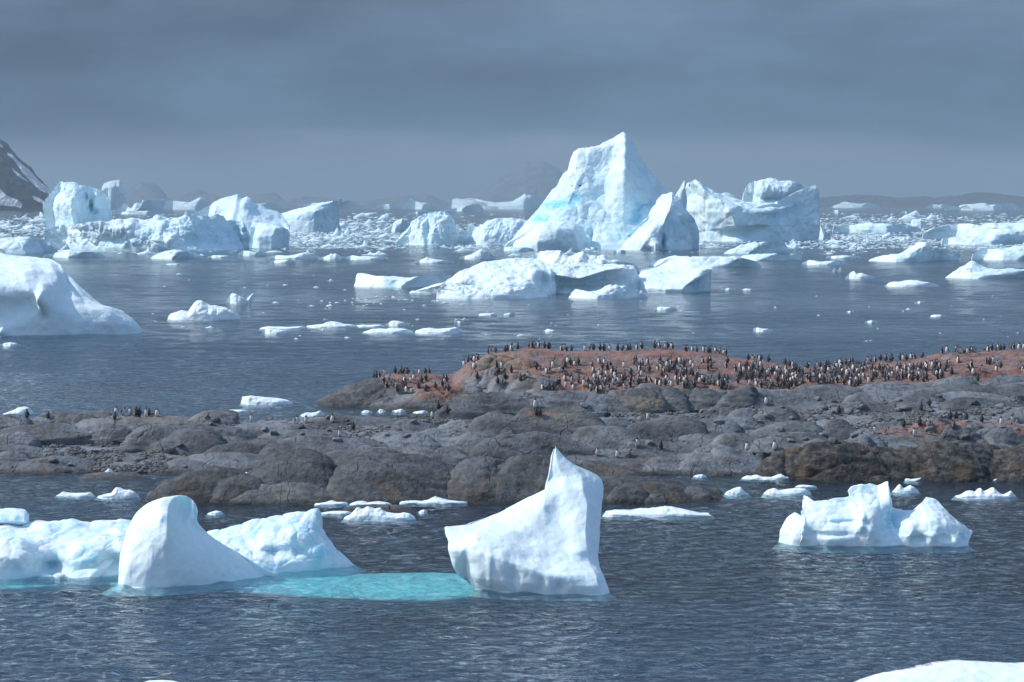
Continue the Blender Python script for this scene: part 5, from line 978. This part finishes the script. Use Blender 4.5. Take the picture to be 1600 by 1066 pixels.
SL = [(-20, 110, 667, 686), (0, 48, 677, 694), (-30, 30, 650, 664), (88, 152, 664, 673), (122, 215, 655, 685), (165, 302, 658, 688), (208, 297, 670, 702), (240, 332, 676, 708), (165, 207, 665, 686),
 (-30, 60, 697, 712), (-10, 112, 718, 740), (25, 122, 724, 742), (-20, 30, 708, 722), (100, 162, 645, 659), (120, 152, 650, 665), (60, 105, 645, 655), (300, 352, 644, 660),
 (278, 382, 667, 702), (335, 462, 667, 690), (370, 422, 677, 693), (418, 517, 673, 693), (280, 372, 686, 708), (340, 452, 690, 717), (438, 572, 687, 713), (280, 412, 712, 735), (278, 352, 724, 742), (350, 408, 728, 741),
 (400, 505, 657, 665), (500, 617, 652, 666), (630, 702, 662, 683), (598, 676, 679, 703), (690, 742, 661, 685), (658, 737, 675, 699), (735, 822, 648, 686), (720, 778, 680, 703), (770, 905, 679, 722), (560, 642, 702, 718), (630, 684, 702, 720), (683, 727, 703, 724), (725, 822, 706, 724), (500, 565, 700, 714), (560, 612, 688, 702),
 (815, 940, 640, 686), (930, 1000, 655, 682), (980, 1085, 655, 693), (905, 992, 672, 702), (950, 1010, 676, 698), (1060, 1142, 655, 682), (1066, 1172, 682, 700), (1010, 1112, 693, 714), (900, 1020, 706, 728), (1022, 1112, 713, 746), (962, 1037, 726, 747), (1098, 1152, 698, 717), (985, 1030, 695, 708),
 (1100, 1173, 655, 681), (1171, 1212, 658, 679), (1198, 1272, 662, 681), (1075, 1132, 680, 699), (1129, 1196, 680, 703), (1190, 1292, 680, 704), (1095, 1134, 700, 719), (1130, 1202, 706, 742), (1095, 1202, 716, 748), (1203, 1227, 726, 746), (1290, 1342, 672, 689), (1257, 1292, 690, 711), (1310, 1352, 683, 706), (1298, 1331, 656, 673), (1190, 1244, 640, 661), (1144, 1176, 640, 652), (1130, 1147, 639, 653), (1098, 1131, 640, 651), (1340, 1376, 683, 703),
 (1088, 1140, 612, 637), (1126, 1172, 611, 637), (1163, 1252, 611, 636), (1225, 1342, 607, 631), (1336, 1402, 614, 630), (1375, 1422, 611, 626), (1430, 1562, 605, 620), (1555, 1660, 600, 619), (1480, 1562, 614, 626), (1400, 1462, 617, 632), (1240, 1330, 630, 640), (1500, 1600, 626, 640), (1340, 1400, 632, 645), (1420, 1475, 633, 645), (1560, 1640, 640, 655),
 (1375, 1442, 688, 705), (1395, 1470, 678, 690), (1438, 1484, 655, 680), (1484, 1526, 671, 699), (1518, 1580, 668, 691), (1565, 1640, 670, 701), (1468, 1492, 680, 699), (1576, 1650, 662, 681), (1508, 1572, 659, 669), (1533, 1582, 696, 708), (1445, 1487, 690, 704), (1500, 1540, 688, 703)]
for i, s in enumerate(SL):
    lab = None
    o = slab(isl, *s, seed=i + 1, lean=rng.uniform(-.9, .9), box=rng.uniform(2.6, 5.0), label=lab, wedge=rng.uniform(-.6, .6), hi=1.5)
# rocks of the red hill and its knolls
for i, s in enumerate([ (790, 830, 562, 580), (900, 950, 590, 602), (935, 1000, 598, 612), (1000, 1060, 590, 600), (1120, 1200, 600, 612), (640, 690, 604, 618), (618, 722, 617, 640), (660, 725, 628, 642), (748, 800, 558, 588), (735, 790, 578, 606), (770, 850, 582, 622), (800, 880, 590, 628), (708, 752, 602, 622), (722, 852, 617, 643), (835, 965, 616, 642), (950, 1030, 612, 642), (1000, 1070, 606, 640), (1055, 1100, 612, 636), (1062, 1180, 586, 604), (1060, 1130, 598, 616), (1190, 1240, 592, 606), (1250, 1300, 592, 604), (1500, 1560, 576, 590), (1470, 1520, 590, 602), (1560, 1610, 588, 600)]):
    slab(isl, *s, seed=300 + i, lean=rng.uniform(-.5, .5), rough=1.5)
slab(isl, 512, 612, 600, 637, seed=390, wedge=.7, hi=2.0, rough=1.6, D=5, lean=.4)
# the dark wet cliff at right
for i, s in enumerate([(1205, 1330, 704, 749), (1262, 1440, 699, 751), (1360, 1530, 701, 751), (1450, 1620, 700, 751), (1540, 1720, 702, 752), (1290, 1350, 724, 752), (1345, 1405, 730, 752), (1430, 1485, 728, 752), (1500, 1552, 732, 752), (1565, 1620, 726, 753)]):
    slab(isl, *s, mat=ROCK_CLIFF, seed=400 + i, rough=1.8, lean=rng.uniform(-.4, .4), D=3.2, water=True, box=3.5, hi=2.2, jag=.22, label='dark wet brown cliff rock')
# ochre algae cushions below the red hill
for i, s in enumerate([(720, 735, 617, 630), (733, 742, 613, 621)]): slab(isl, *s, mat=ALGAE, seed=500 + i, label='ochre yellow algae-covered rock', name='algae_rock')
# islet in front
islet = bpy.data.objects.new('rock_islet', None); COL.objects.link(islet); islet.location = tuple(on_level(650, 780)); tag(islet, 'smooth grey rock islet right behind the spire iceberg', 'rock islet', kind='thing')
bpy.context.view_layer.update()
def slab_under(parent, *a, **k):
    o = slab(None, *a, **k); o.parent = parent; o.location = Vector(o.location) - parent.location; return o
IS = [((232, 388, 738, 784), dict(lean=.35, hi=1.6)), ((330, 408, 748, 786), dict(lean=.3, hi=1.4)), ((372, 520, 713, 786), dict(lean=.1, hi=2.2, D=5.5, wedge=.25)), ((455, 640, 711, 772), dict(lean=0, hi=2.0, D=6)), ((520, 722, 716, 787), dict(lean=-.2, hi=2.2, D=6, wedge=-.35)), ((372, 508, 759, 788), dict(lean=.2, hi=1.4, D=2.2)), ((598, 692, 769, 785), dict(hi=1, D=1.2)),
      ((700, 800, 722, 786), dict(hi=1.8, D=5)), ((760, 900, 720, 787), dict(hi=1.8, D=5.4)), ((860, 985, 727, 757), dict(hi=1.6, lean=.2, D=4)), ((880, 1108, 749, 786), dict(lean=-.5, hi=1.8, D=4)), ((955, 1012, 763, 787), dict(hi=1.2, box=2.8, D=1.8)), ((1005, 1040, 774, 787), dict(D=1.2)), ((1058, 1109, 765, 784), dict(lean=.2, D=1.8)), ((1040, 1100, 760, 770), dict(D=1.5))]
for i, (s, k) in enumerate(IS):
    slab_under(islet, *s, mat=ROCK_FRONT, seed=600 + i, water=True, **({'box': 5.6} if 'box' not in k else {}), yaw=0.03 * ((i % 3) - 1), rough=1.0, **k)
lowr = slab(None, 125, 225, 741, 752, mat=ROCK_FRONT, seed=650, water=True, D=2.6); tag(lowr, 'low dark rock awash off the left shore', 'rock'); lowr.name = 'sea_rock'
lowr = slab(None, 1110, 1128, 769, 772, mat=ROCK_FRONT, seed=651, water=True, D=.8); tag(lowr, 'tiny dark rock awash right of the islet tip', 'rock'); lowr.name = 'sea_rock'
lowr = slab(None, 545, 640, 797, 801, mat=ROCK_FRONT, seed=652, water=True, D=1.6); tag(lowr, 'flat dark rock just above water behind the lumpy floe', 'rock'); lowr.name = 'sea_rock'

# the ground drops between the slabs, except where rubble lies
co = np.array([v.co[:] for v in isl.data.vertices]); qx, qy = proj(co); inz = np.zeros(len(co))
for z in [(1100, 1600, 628, 690), (1230, 1600, 615, 660), (400, 740, 650, 668), (340, 640, 655, 690), (60, 300, 692, 738), (950, 1350, 640, 660), (1150, 1260, 700, 716)]:
    inz = np.maximum(inz, sstep(0, 12, np.minimum(np.minimum(qx - z[0], z[1] - qx), 2.5 * np.minimum(qy - z[2], z[3] - qy))))
co[:, 2] -= .38 * (1 - inz) * (1 - sstep(209, 215, co[:, 1])) * sstep(166, 170, co[:, 1])
isl.data.vertices.foreach_set('co', co.astype(np.float32).reshape(-1)); isl.data.update()
BT = BVHTree.FromPolygons([Vector(v) for v in co.tolist()], Q.tolist())
# boulders that can be picked out, and the rubble between them
def stone_mesh(k):
    bm = __import__('bmesh').new(); import bmesh as B
    B.ops.create_icosphere(bm, subdivisions=2 if k < 6 else 1, radius=.5)
    r = np.random.default_rng(k)
    cuts = [(Vector(r.normal(size=3)).normalized(), r.uniform(.28, .42)) for _ in range(9)]
    for v in bm.verts:
        for n, d in cuts:
            q = v.co.dot(n) - d
            if q > 0: v.co -= n * q
        v.co.z *= .72
    V = np.array([v.co[:] for v in bm.verts]); Fc = [tuple(v.index for v in f.verts) for f in bm.faces]; bm.free(); return V, Fc
STONES = [stone_mesh(k) for k in range(12)]
BALL = [BT] + SLABS_BVH
stone_me = []
for k in range(6):
    V, Fc = STONES[k]; me = bpy.data.meshes.new('boulder'); me.from_pydata(V.tolist(), [], Fc); me.materials.append(STONE if k % 2 else ROCK); me.update(); stone_me.append(me)
zones = [(1100, 1600, 628, 690, 5), (1230, 1600, 615, 660, 4), (400, 740, 650, 668, 2), (340, 640, 655, 690, 1.5), (60, 300, 692, 738, 2.5), (0, 330, 690, 740, 1), (950, 1350, 640, 660, 1.6), (1150, 1260, 700, 716, .6), (840, 1130, 632, 645, .8), (300, 345, 650, 664, .3), (900, 1050, 690, 708, .3)]
zw = np.array([z[4] for z in zones]); zw /= zw.sum()
nb = 0
while nb < 110:
    z = zones[rng.choice(len(zones), p=zw)]; px, py = rng.uniform(z[0], z[1]), rng.uniform(z[2], z[3]); h = cast(BALL, px, py)
    if h is None or h[0].z < .15 or h[1].z < .5: continue
    s = rng.uniform(10, 22) * h[0].y / F; o = bpy.data.objects.new('boulder', stone_me[rng.integers(6)]); COL.objects.link(o); o.parent = isl
    o.location = h[0]; o.scale = (s, s * rng.uniform(.7, 1.1), s * rng.uniform(.6, .95)); o.rotation_euler = (rng.uniform(-.3, .3), rng.uniform(-.3, .3), rng.uniform(0, 6.28)); nb += 1
Vb, Fb, off, nb = [], [], 0, 0
while nb < 17000:
    z = zones[rng.choice(len(zones), p=zw)]; px, py = rng.uniform(z[0], z[1]), rng.uniform(z[2], z[3])
    if perlin(np.array([[px / 30, py / 9, 4.5]]))[0] < -.12: continue
    h = cast([BT], px, py)
    if h is None or h[0].z < .1: continue
    s = (2.2 + 8.5 * rng.random() ** 2.4) * h[0].y / F; V, Fc = STONES[6 + rng.integers(6)]; a = rng.uniform(0, 6.28); c, q = math.cos(a), math.sin(a)
    V = V * s * np.array([1, rng.uniform(.6, 1), rng.uniform(.6, 1.1)]); V = np.stack([V[:, 0] * c - V[:, 1] * q, V[:, 0] * q + V[:, 1] * c, V[:, 2]], -1) + np.array(h[0])
    Vb.append(V); Fb += [tuple(t + off for t in f) for f in Fc]; off += len(V); nb += 1
o = mesh_obj('rubble', np.concatenate(Vb), Fb, STONE, parent=isl, smooth=False); tag(o, kind='stuff')
# dark specks on two icebergs
V, Fc, P = GIANT_STONE
tag(mesh_obj('dark_stone', V * 1.1 + P, Fc, DARK_STONE, smooth=False, origin=P), 'dark rock fragment perched on the giant pointed iceberg\'s shoulder', 'stone')

# ------------------------------------------------------------------ penguins
def penguin(pose, seed):
    """about 0.72 m tall, facing -Y; returns verts, faces, material index (0 black, 1 white, 2 orange)"""
    V, Fc, Mi = [], [], []
    def tube(path, radii, seg, matf, squash=1.0):
        base = len(V); path = [np.array(p, float) for p in path]; n = len(path)
        for i in range(n):
            d = path[min(i + 1, n - 1)] - path[max(i - 1, 0)]; d /= np.linalg.norm(d) + 1e-9
            x = np.array([1.0, 0, 0]); y = np.cross(d, x); y /= np.linalg.norm(y) + 1e-9
            for j in range(seg):
                a = 2 * math.pi * j / seg; V.append(path[i] + x * math.cos(a) * radii[i] + y * math.sin(a) * radii[i] * squash)
        for i in range(n - 1):
            for j in range(seg):
                Fc.append((base + i * seg + j, base + i * seg + (j + 1) % seg, base + (i + 1) * seg + (j + 1) % seg, base + (i + 1) * seg + j)); Mi.append(matf(i, j, seg, n))
        Fc.append(tuple(base + j for j in range(seg))[::-1]); Mi.append(matf(0, 0, seg, n)); Fc.append(tuple(base + (n - 1) * seg + j for j in range(seg))); Mi.append(matf(n - 1, 0, seg, n))
    lean = {'up': 0, 'bow': .5, 'walk': .12, 'lie': 1.35, 'stretch': -.08, 'preen': .15}[pose]
    def tilt(p, k=1.0):
        a = lean * k; y, z = p[1], p[2] - .08; return (p[0], y * math.cos(a) - z * math.sin(a), .08 + y * math.sin(a) * -1 * 0 + z * math.cos(a) + 0)
    zs = [.03, .07, .14, .24, .34, .43, .50, .55, .60, .645, .67]; rs = [.05, .105, .135, .145, .130, .105, .075, .062, .064, .050, .018]
    yo = [.02, .01, 0, -.01, -.012, -.01, 0, 0, -.008, -.01, -.01]
    if pose == 'preen': yo = [.02, .01, 0, -.01, -.012, -.02, -.05, -.09, -.13, -.15, -.16]; zs = zs[:6] + [.49, .52, .53, .51, .49]
    path = [tilt((0, y, z)) for y, z in zip(yo, zs)]
    if pose == 'lie': path = [(p[0], p[1] + .2, p[2] + .06) for p in path]
    def mat_body(i, j, seg, n):
        a = 2 * math.pi * (j + .5) / seg; front = math.sin(a)
        f = front > -.15 if FR > 0 else front < .15
        return 1 if (f and 1 <= i <= 5) else 0
    # find which side of the section looks to -Y
    d = np.array(path[3]) - np.array(path[2]); FR = 1 if np.cross(d, np.array([1.0, 0, 0]))[1] < 0 else -1
    tube(path, rs, 12, mat_body, .92)
    hd = np.array(path[8]); pre = np.array([0, -1.0, -.15 if pose != 'stretch' else .55]); 
    if pose in ('bow', 'lie'): pre = np.array([0, -1, -.5 if pose == 'bow' else 0])
    tube([hd + pre * .045, hd + pre * .09, hd + pre * .135], [.022, .014, .004], 5, lambda *a: 2)
    for s in (-1, 1):
        sp = {'up': .10, 'walk': .32, 'stretch': .55, 'bow': .22, 'lie': .3, 'preen': .12}[pose]
        p0 = np.array(tilt((s * .118, 0, .44))); p1 = np.array(tilt((s * (.14 + sp * .35), .0, .32))); p2 = np.array(tilt((s * (.14 + sp * .75), .02, .19)))
        if pose == 'lie': p0[1] += .2; p1[1] += .2; p2[1] += .2; p0[2] += .06; p1[2] += .06; p2[2] = .08
        base = len(V); w = (.045, .05, .02)
        for p, ww in zip((p0, p1, p2), w):
            V.extend([p + np.array([s * .012, -ww, 0]), p + np.array([s * .012, ww, 0]), p + np.array([-s * .012, ww, 0]), p + np.array([-s * .012, -ww, 0])])
        for i in range(2):
            for j in range(4): Fc.append((base + i * 4 + j, base + i * 4 + (j + 1) % 4, base + (i + 1) * 4 + (j + 1) % 4, base + (i + 1) * 4 + j)); Mi.append(1 if j == 2 else 0)
        Fc.append((base + 8, base + 9, base + 10, base + 11)); Mi.append(0)
        # foot
        base = len(V); fx = s * .06
        for q in ((-.03, .03, 0), (.03, .03, 0), (.045, -.09, 0), (0, -.11, 0), (-.045, -.09, 0)): V.append(np.array([fx + q[0], q[1], 0.004]))
        for q in ((-.025, .03, 0), (.025, .03, 0), (.03, -.06, 0), (0, -.07, 0), (-.03, -.06, 0)): V.append(np.array([fx + q[0], q[1], 0.035]))
        Fc.append(tuple(base + 5 + j for j in range(5))); Mi.append(2)
        for j in range(5): Fc.append((base + j, base + (j + 1) % 5, base + 5 + (j + 1) % 5, base + 5 + j)); Mi.append(2)
    # tail
    t0 = np.array(path[1]); base = len(V)
    for q in ((-.03, .06, .03), (.03, .06, .03), (.015, .19, -.05), (-.015, .19, -.05), (0, .09, .0)): V.append(t0 + np.array(q))
    Fc.append((base, base + 1, base + 2, base + 3)); Mi.append(0); Fc.append((base + 3, base + 2, base + 4)); Mi.append(0)
    return np.array(V), Fc, Mi
POSES = ['up', 'up', 'walk', 'bow', 'stretch', 'preen', 'lie']
PENG = {p: penguin(p, 0) for p in set(POSES)}
PM = {}
for p, (V, Fc, Mi) in PENG.items():
    me = bpy.data.meshes.new('penguin'); me.from_pydata(V.tolist(), [], Fc)
    for m in (P_BLACK, P_WHITE, P_ORANGE): me.materials.append(m)
    me.polygons.foreach_set('material_index', Mi); me.polygons.foreach_set('use_smooth', [True] * len(Fc)); me.update(); PM[p] = me
PWORD = {'up': 'upright', 'walk': 'walking', 'bow': 'bowing', 'stretch': 'wings-out', 'preen': 'preening', 'lie': 'prone'}
def put_penguin(loc, pose, yaw, label, group=None, s=None):
    s = s or rng.uniform(.80, .96)
    o = bpy.data.objects.new('penguin', PM[pose]); COL.objects.link(o); o.location = loc; o.rotation_euler = (0, 0, yaw); o.scale = (s, s, s * rng.uniform(.94, 1.06))
    return tag(o, label, 'penguin', group)
def facing(yaw):
    c = math.cos(yaw)                      # yaw 0 looks at the camera
    return 'white-fronted' if c > .45 else 'dark-backed' if c < -.45 else 'sideways-turned'
FEET = []
def place(px, py):
    h = cast(BALL, px, py); return h[0] if h is not None else None
def skyline(px):
    for py in np.arange(530, 640, .8):
        h = cast(BALL, px, py)
        if h is not None and h[0].y > 195: return h[0], py
    return None, None
# single birds one can point at: px, py of the feet, pose, yaw (deg), label
SG = [(181, 645, 'up', 15, 'penguin standing leftmost on the reddish knoll of the left shore'), (179, 656, 'walk', 165, 'dark-backed penguin climbing the left side of the knoll on the left shore'),
 (192, 645, 'preen', 60, 'small hunched penguin between the two leftmost birds of the knoll'), (203, 643, 'up', 0, 'pale penguin left end of the huddle on the left-shore knoll'), (208, 643, 'preen', 70, 'stooping penguin in the huddle on the left-shore knoll'),
 (213, 643, 'up', 180, 'dark-backed penguin in the huddle on the left-shore knoll'), (218, 642, 'up', 150, 'slim dark penguin right end of the huddle on the left-shore knoll'), (228, 642, 'up', 20, 'white-bellied penguin standing just right of the huddle on the left-shore knoll'),
 (233, 642, 'walk', 200, 'dark-backed penguin beside the white-bellied one on the left-shore knoll'), (239, 642, 'lie', 90, 'low prone penguin near the right end of the left-shore knoll'), (245, 641, 'up', 10, 'penguin standing rightmost and alone on the left-shore knoll'),
 (42, 654, 'up', 170, 'dark penguin standing farthest left on the rock shore'), (75, 654, 'preen', 190, 'hunched dark penguin second from the left on the rock shore'), (322, 655, 'bow', 120, 'dark penguin leaning on a boulder at the right foot of the knoll'),
 (392, 660, 'up', 20, 'lone penguin on the shore between the knoll and the white floes'), (464, 663, 'up', 40, 'pale penguin left of a pair on the pebble beach'), (478, 661, 'preen', 0, 'whitish penguin right of a pair on the pebble beach'),
 (519, 660, 'up', 0, 'very white penguin at the left end of the long arched rock'), (552, 672, 'up', 180, 'dark penguin standing below the long arched rock'), (531, 682, 'preen', 0, 'white hunched penguin on the stones under the arched rock'),
 (547, 684, 'lie', 30, 'small white prone penguin on the stones under the arched rock'), (675, 653, 'up', 10, 'whitish penguin alone on the beach right of the arched rock'), (634, 650, 'lie', 60, 'low sandy-coloured penguin lying on the beach'),
 (685, 640, 'stretch', 180, 'small dark penguin with flippers out at the channel'), (698, 646, 'walk', 170, 'bigger dark penguin at the water edge of the channel'), (836, 637, 'up', 5, 'white penguin standing below the hill, above the stained grey rock'),
 (838, 650, 'up', 175, 'left one of two dark penguins on the stained grey rock'), (844, 650, 'up', 200, 'right one of two dark penguins on the stained grey rock'),
 (995, 698, 'walk', 25, 'white-fronted penguin on the slabs right of the ice spire'), (1033, 702, 'stretch', 180, 'black-backed penguin on the slabs right of the ice spire'), (933, 712, 'preen', 10, 'penguin nearest the ice spire on the rock behind it'),
 (964, 715, 'up', 10, 'white-bellied penguin, left of a pair on the rock right of the spire'), (980, 715, 'bow', 110, 'stooping penguin, right of a pair on the rock right of the spire'), (1012, 656, 'up', 10, 'pale penguin on the pebbles above the cracked dark ledge'),
 (1167, 704, 'up', 0, 'left one of two white-fronted penguins above the rust-stained slab'), (1210, 703, 'up', 5, 'taller right one of two white-fronted penguins above the rust-stained slab'), (1197, 632, 'up', 0, 'white penguin in front of the long pale whaleback'),
 (1311, 646, 'up', 180, 'lone black penguin on the rubble in the right half'), (1439, 642, 'walk', 160, 'lower left one of two dark penguins on the right rubble slope'), (1452, 635, 'up', 190, 'upper right one of two dark penguins on the right rubble slope'),
 (1366, 679, 'walk', 20, 'penguin at the left end of the small group on the reddish ledge'), (1385, 679, 'preen', 60, 'pale penguin second from left on the reddish ledge'), (1412, 668, 'up', 175, 'dark penguin standing above the left part of the reddish ledge'),
 (1428, 682, 'up', 20, 'penguin in the hollow of the reddish ledge'), (1437, 666, 'up', 185, 'dark-backed penguin beside the white-sided one above the reddish ledge'), (1449, 666, 'walk', 45, 'white-sided penguin left of the rounded red boulder'),
 (1455, 680, 'lie', 70, 'prone penguin below the rounded red boulder'), (1471, 657, 'lie', 100, 'prone dark penguin on top of the rounded red boulder'), (1485, 656, 'up', 180, 'left one of two black penguins on top of the rounded red boulder'), (1494, 656, 'up', 170, 'right one of two black penguins on top of the rounded red boulder'),
 (1505, 657, 'up', 60, 'brownish penguin right of the black pair on the red boulder'), (1510, 658, 'up', 180, 'tall dark penguin at the right end of the red boulder'), (1534, 660, 'up', 170, 'dark penguin alone right of the red boulder'),
 (1564, 665, 'up', 10, 'white-fronted penguin, left of two near the right edge ledge'), (1580, 662, 'walk', 30, 'white-fronted penguin, right of two near the right edge ledge'), (1489, 671, 'bow', 150, 'dark stooping penguin in front of the red boulder')]
n_ind = 0
for px, py, pose, yw, lab in SG:
    p = place(px, py)
    if p is None or p.z < .0: 
        for k in range(1, 20):
            p = place(px, py + k)
            if p is not None: break
    if p is None: continue
    put_penguin(p, pose, math.radians(yw), lab); n_ind += 1
# the crowd
CR = []
def add(px, py, zone, sky=False):
    if sky:
        p, yy = skyline(px)
        if p is None: return
        p = p + Vector((0, rng.uniform(0, .5), -.02))
    else:
        p = place(px, py)
        if p is None or p.y < 212 or p.z < .3: return
    if any((p - q[0]).length < .34 for q in CR): return
    r = rng.random(); pose = 'up' if r < .55 else 'walk' if r < .70 else 'preen' if r < .82 else 'bow' if r < .90 else 'stretch' if r < .94 else 'lie'
    r = rng.random(); yaw = rng.normal(0, .7) if r < .25 else rng.normal(math.pi, .7) if r < .72 else rng.choice([-1, 1]) * rng.normal(1.57, .4)
    CR.append((p, pose, yaw, zone))
def clus(n, x0, x1, y0, y1, zone, k=None):
    k = k or max(2, n // 6); cs = [(rng.uniform(x0, x1), rng.uniform(y0, y1)) for _ in range(k)]; t = len(CR); tries = 0
    while len(CR) - t < n and tries < n * 12:
        tries += 1
        if rng.random() < .62: c = cs[rng.integers(k)]; px, py = c[0] + rng.normal(0, 11), c[1] + rng.normal(0, 4)
        else: px, py = rng.uniform(x0, x1), rng.uniform(y0, y1)
        if x0 <= px <= x1 and y0 <= py <= y1: add(px, py, zone)
def sky_clus(segs, zone):
    for x0, x1, n in segs:
        t = len(CR); tries = 0
        while len(CR) - t < n and tries < n * 20: tries += 1; add(rng.uniform(x0, x1), 0, zone, True)
sky_clus([(584, 604, 4), (614, 640, 6), (648, 656, 2), (663, 672, 2)], 'on the skyline of the small left knoll')
sky_clus([(724, 752, 6), (762, 775, 3), (788, 812, 5), (824, 835, 5), (838, 842, 1), (850, 860, 3), (875, 900, 5), (913, 928, 3), (935, 955, 4), (964, 985, 6), (994, 1008, 3), (1020, 1052, 11), (1066, 1090, 4), (1100, 1135, 10), (1168, 1190, 5), (1200, 1208, 1)], 'on the skyline of the red hill')
clus(26, 598, 705, 592, 616, 'on the red slope of the small left knoll', 5)
clus(16, 724, 850, 575, 600, 'on the left flank of the red hill', 5)
clus(100, 850, 1195, 566, 590, 'on the upper slope of the red hill', 22)
clus(84, 870, 1140, 592, 606, 'on the middle terrace of the red hill', 12)
clus(34, 830, 1200, 606, 628, 'on the lowest ledges of the red hill', 8)
clus(105, 1150, 1330, 580, 612, 'in the saddle right of the red hill', 16)
clus(100, 1290, 1450, 574, 612, 'in the packed crowd on the right ridge', 14)
clus(36, 1440, 1605, 566, 604, 'on the bouldery slope of the right ridge', 8)
sky_clus([(1225, 1260, 4), (1262, 1300, 6), (1306, 1345, 8), (1354, 1395, 9), (1405, 1445, 6), (1465, 1525, 11), (1535, 1605, 12)], 'on the skyline of the right ridge')
CR.sort(key=lambda c: c[0].y)
ZR = {}
for c in CR:
    q = float(proj(np.array(c[0]))[0]); a_, b_ = ZR.get(c[3], (q, q)); ZR[c[3]] = (min(a_, q), max(b_, q))
lim = 298 - n_ind; keep = CR[:lim]; rest = CR[lim:]
for p, pose, yaw, zone in keep:
    qx = float(proj(np.array(p))[0]); a_, b_ = ZR[zone]; third = ('left third', 'middle', 'right third')[min(2, int(3 * (qx - a_) / (b_ - a_ + 1)))]
    put_penguin(p, pose, yaw, f'{PWORD[pose]} {facing(yaw)} penguin {zone}, {third}', 'penguins ' + zone)
Vb, Fb, Mb, off = [], [], [], 0
for p, pose, yaw, zone in rest:
    V, Fc, Mi = PENG[pose]; c, s = math.cos(yaw), math.sin(yaw); V = np.stack([V[:, 0] * c - V[:, 1] * s, V[:, 0] * s + V[:, 1] * c, V[:, 2] * rng.uniform(.94, 1.06)], -1) * rng.uniform(.80, .96) + np.array(p)
    Vb.append(V); Fb += [tuple(t + off for t in f) for f in Fc]; Mb += Mi; off += len(V)
if Vb: tag(mesh_obj('penguin_colony', np.concatenate(Vb), Fb, [P_BLACK, P_WHITE, P_ORANGE], matidx=Mb), 'farther penguins crowding the red hill and ridge', 'penguins', kind='stuff')
print('penguins', n_ind, len(keep), len(rest))

# ------------------------------------------------------------------ haze
HZM = bpy.data.materials.new('haze_air'); HZM.use_nodes = True; t = HZM.node_tree; t.nodes.clear()
ho = N(t, 'ShaderNodeOutputMaterial'); pv = N(t, 'ShaderNodeVolumePrincipled'); L(t, pv.outputs[0], ho.inputs['Volume'])
pv.inputs['Color'].default_value = (0.475, 0.63, 0.745, 1); pv.inputs['Density'].default_value = 8.0e-5; pv.inputs['Anisotropy'].default_value = 0.0
X, Y0_, Y1_, Z0, Z1 = 15000, -260, FAR + 300, -8.0, 330
hv = [(-X, Y0_, Z0), (X, Y0_, Z0), (X, Y1_, Z0), (-X, Y1_, Z0), (-X, Y0_, Z1), (X, Y0_, Z1), (X, Y1_, Z1), (-X, Y1_, Z1)]
hz = mesh_obj('haze', hv, [(0, 3, 2, 1), (4, 5, 6, 7), (0, 1, 5, 4), (1, 2, 6, 5), (2, 3, 7, 6), (3, 0, 4, 7)], HZM, smooth=False); tag(hz, kind='stuff')
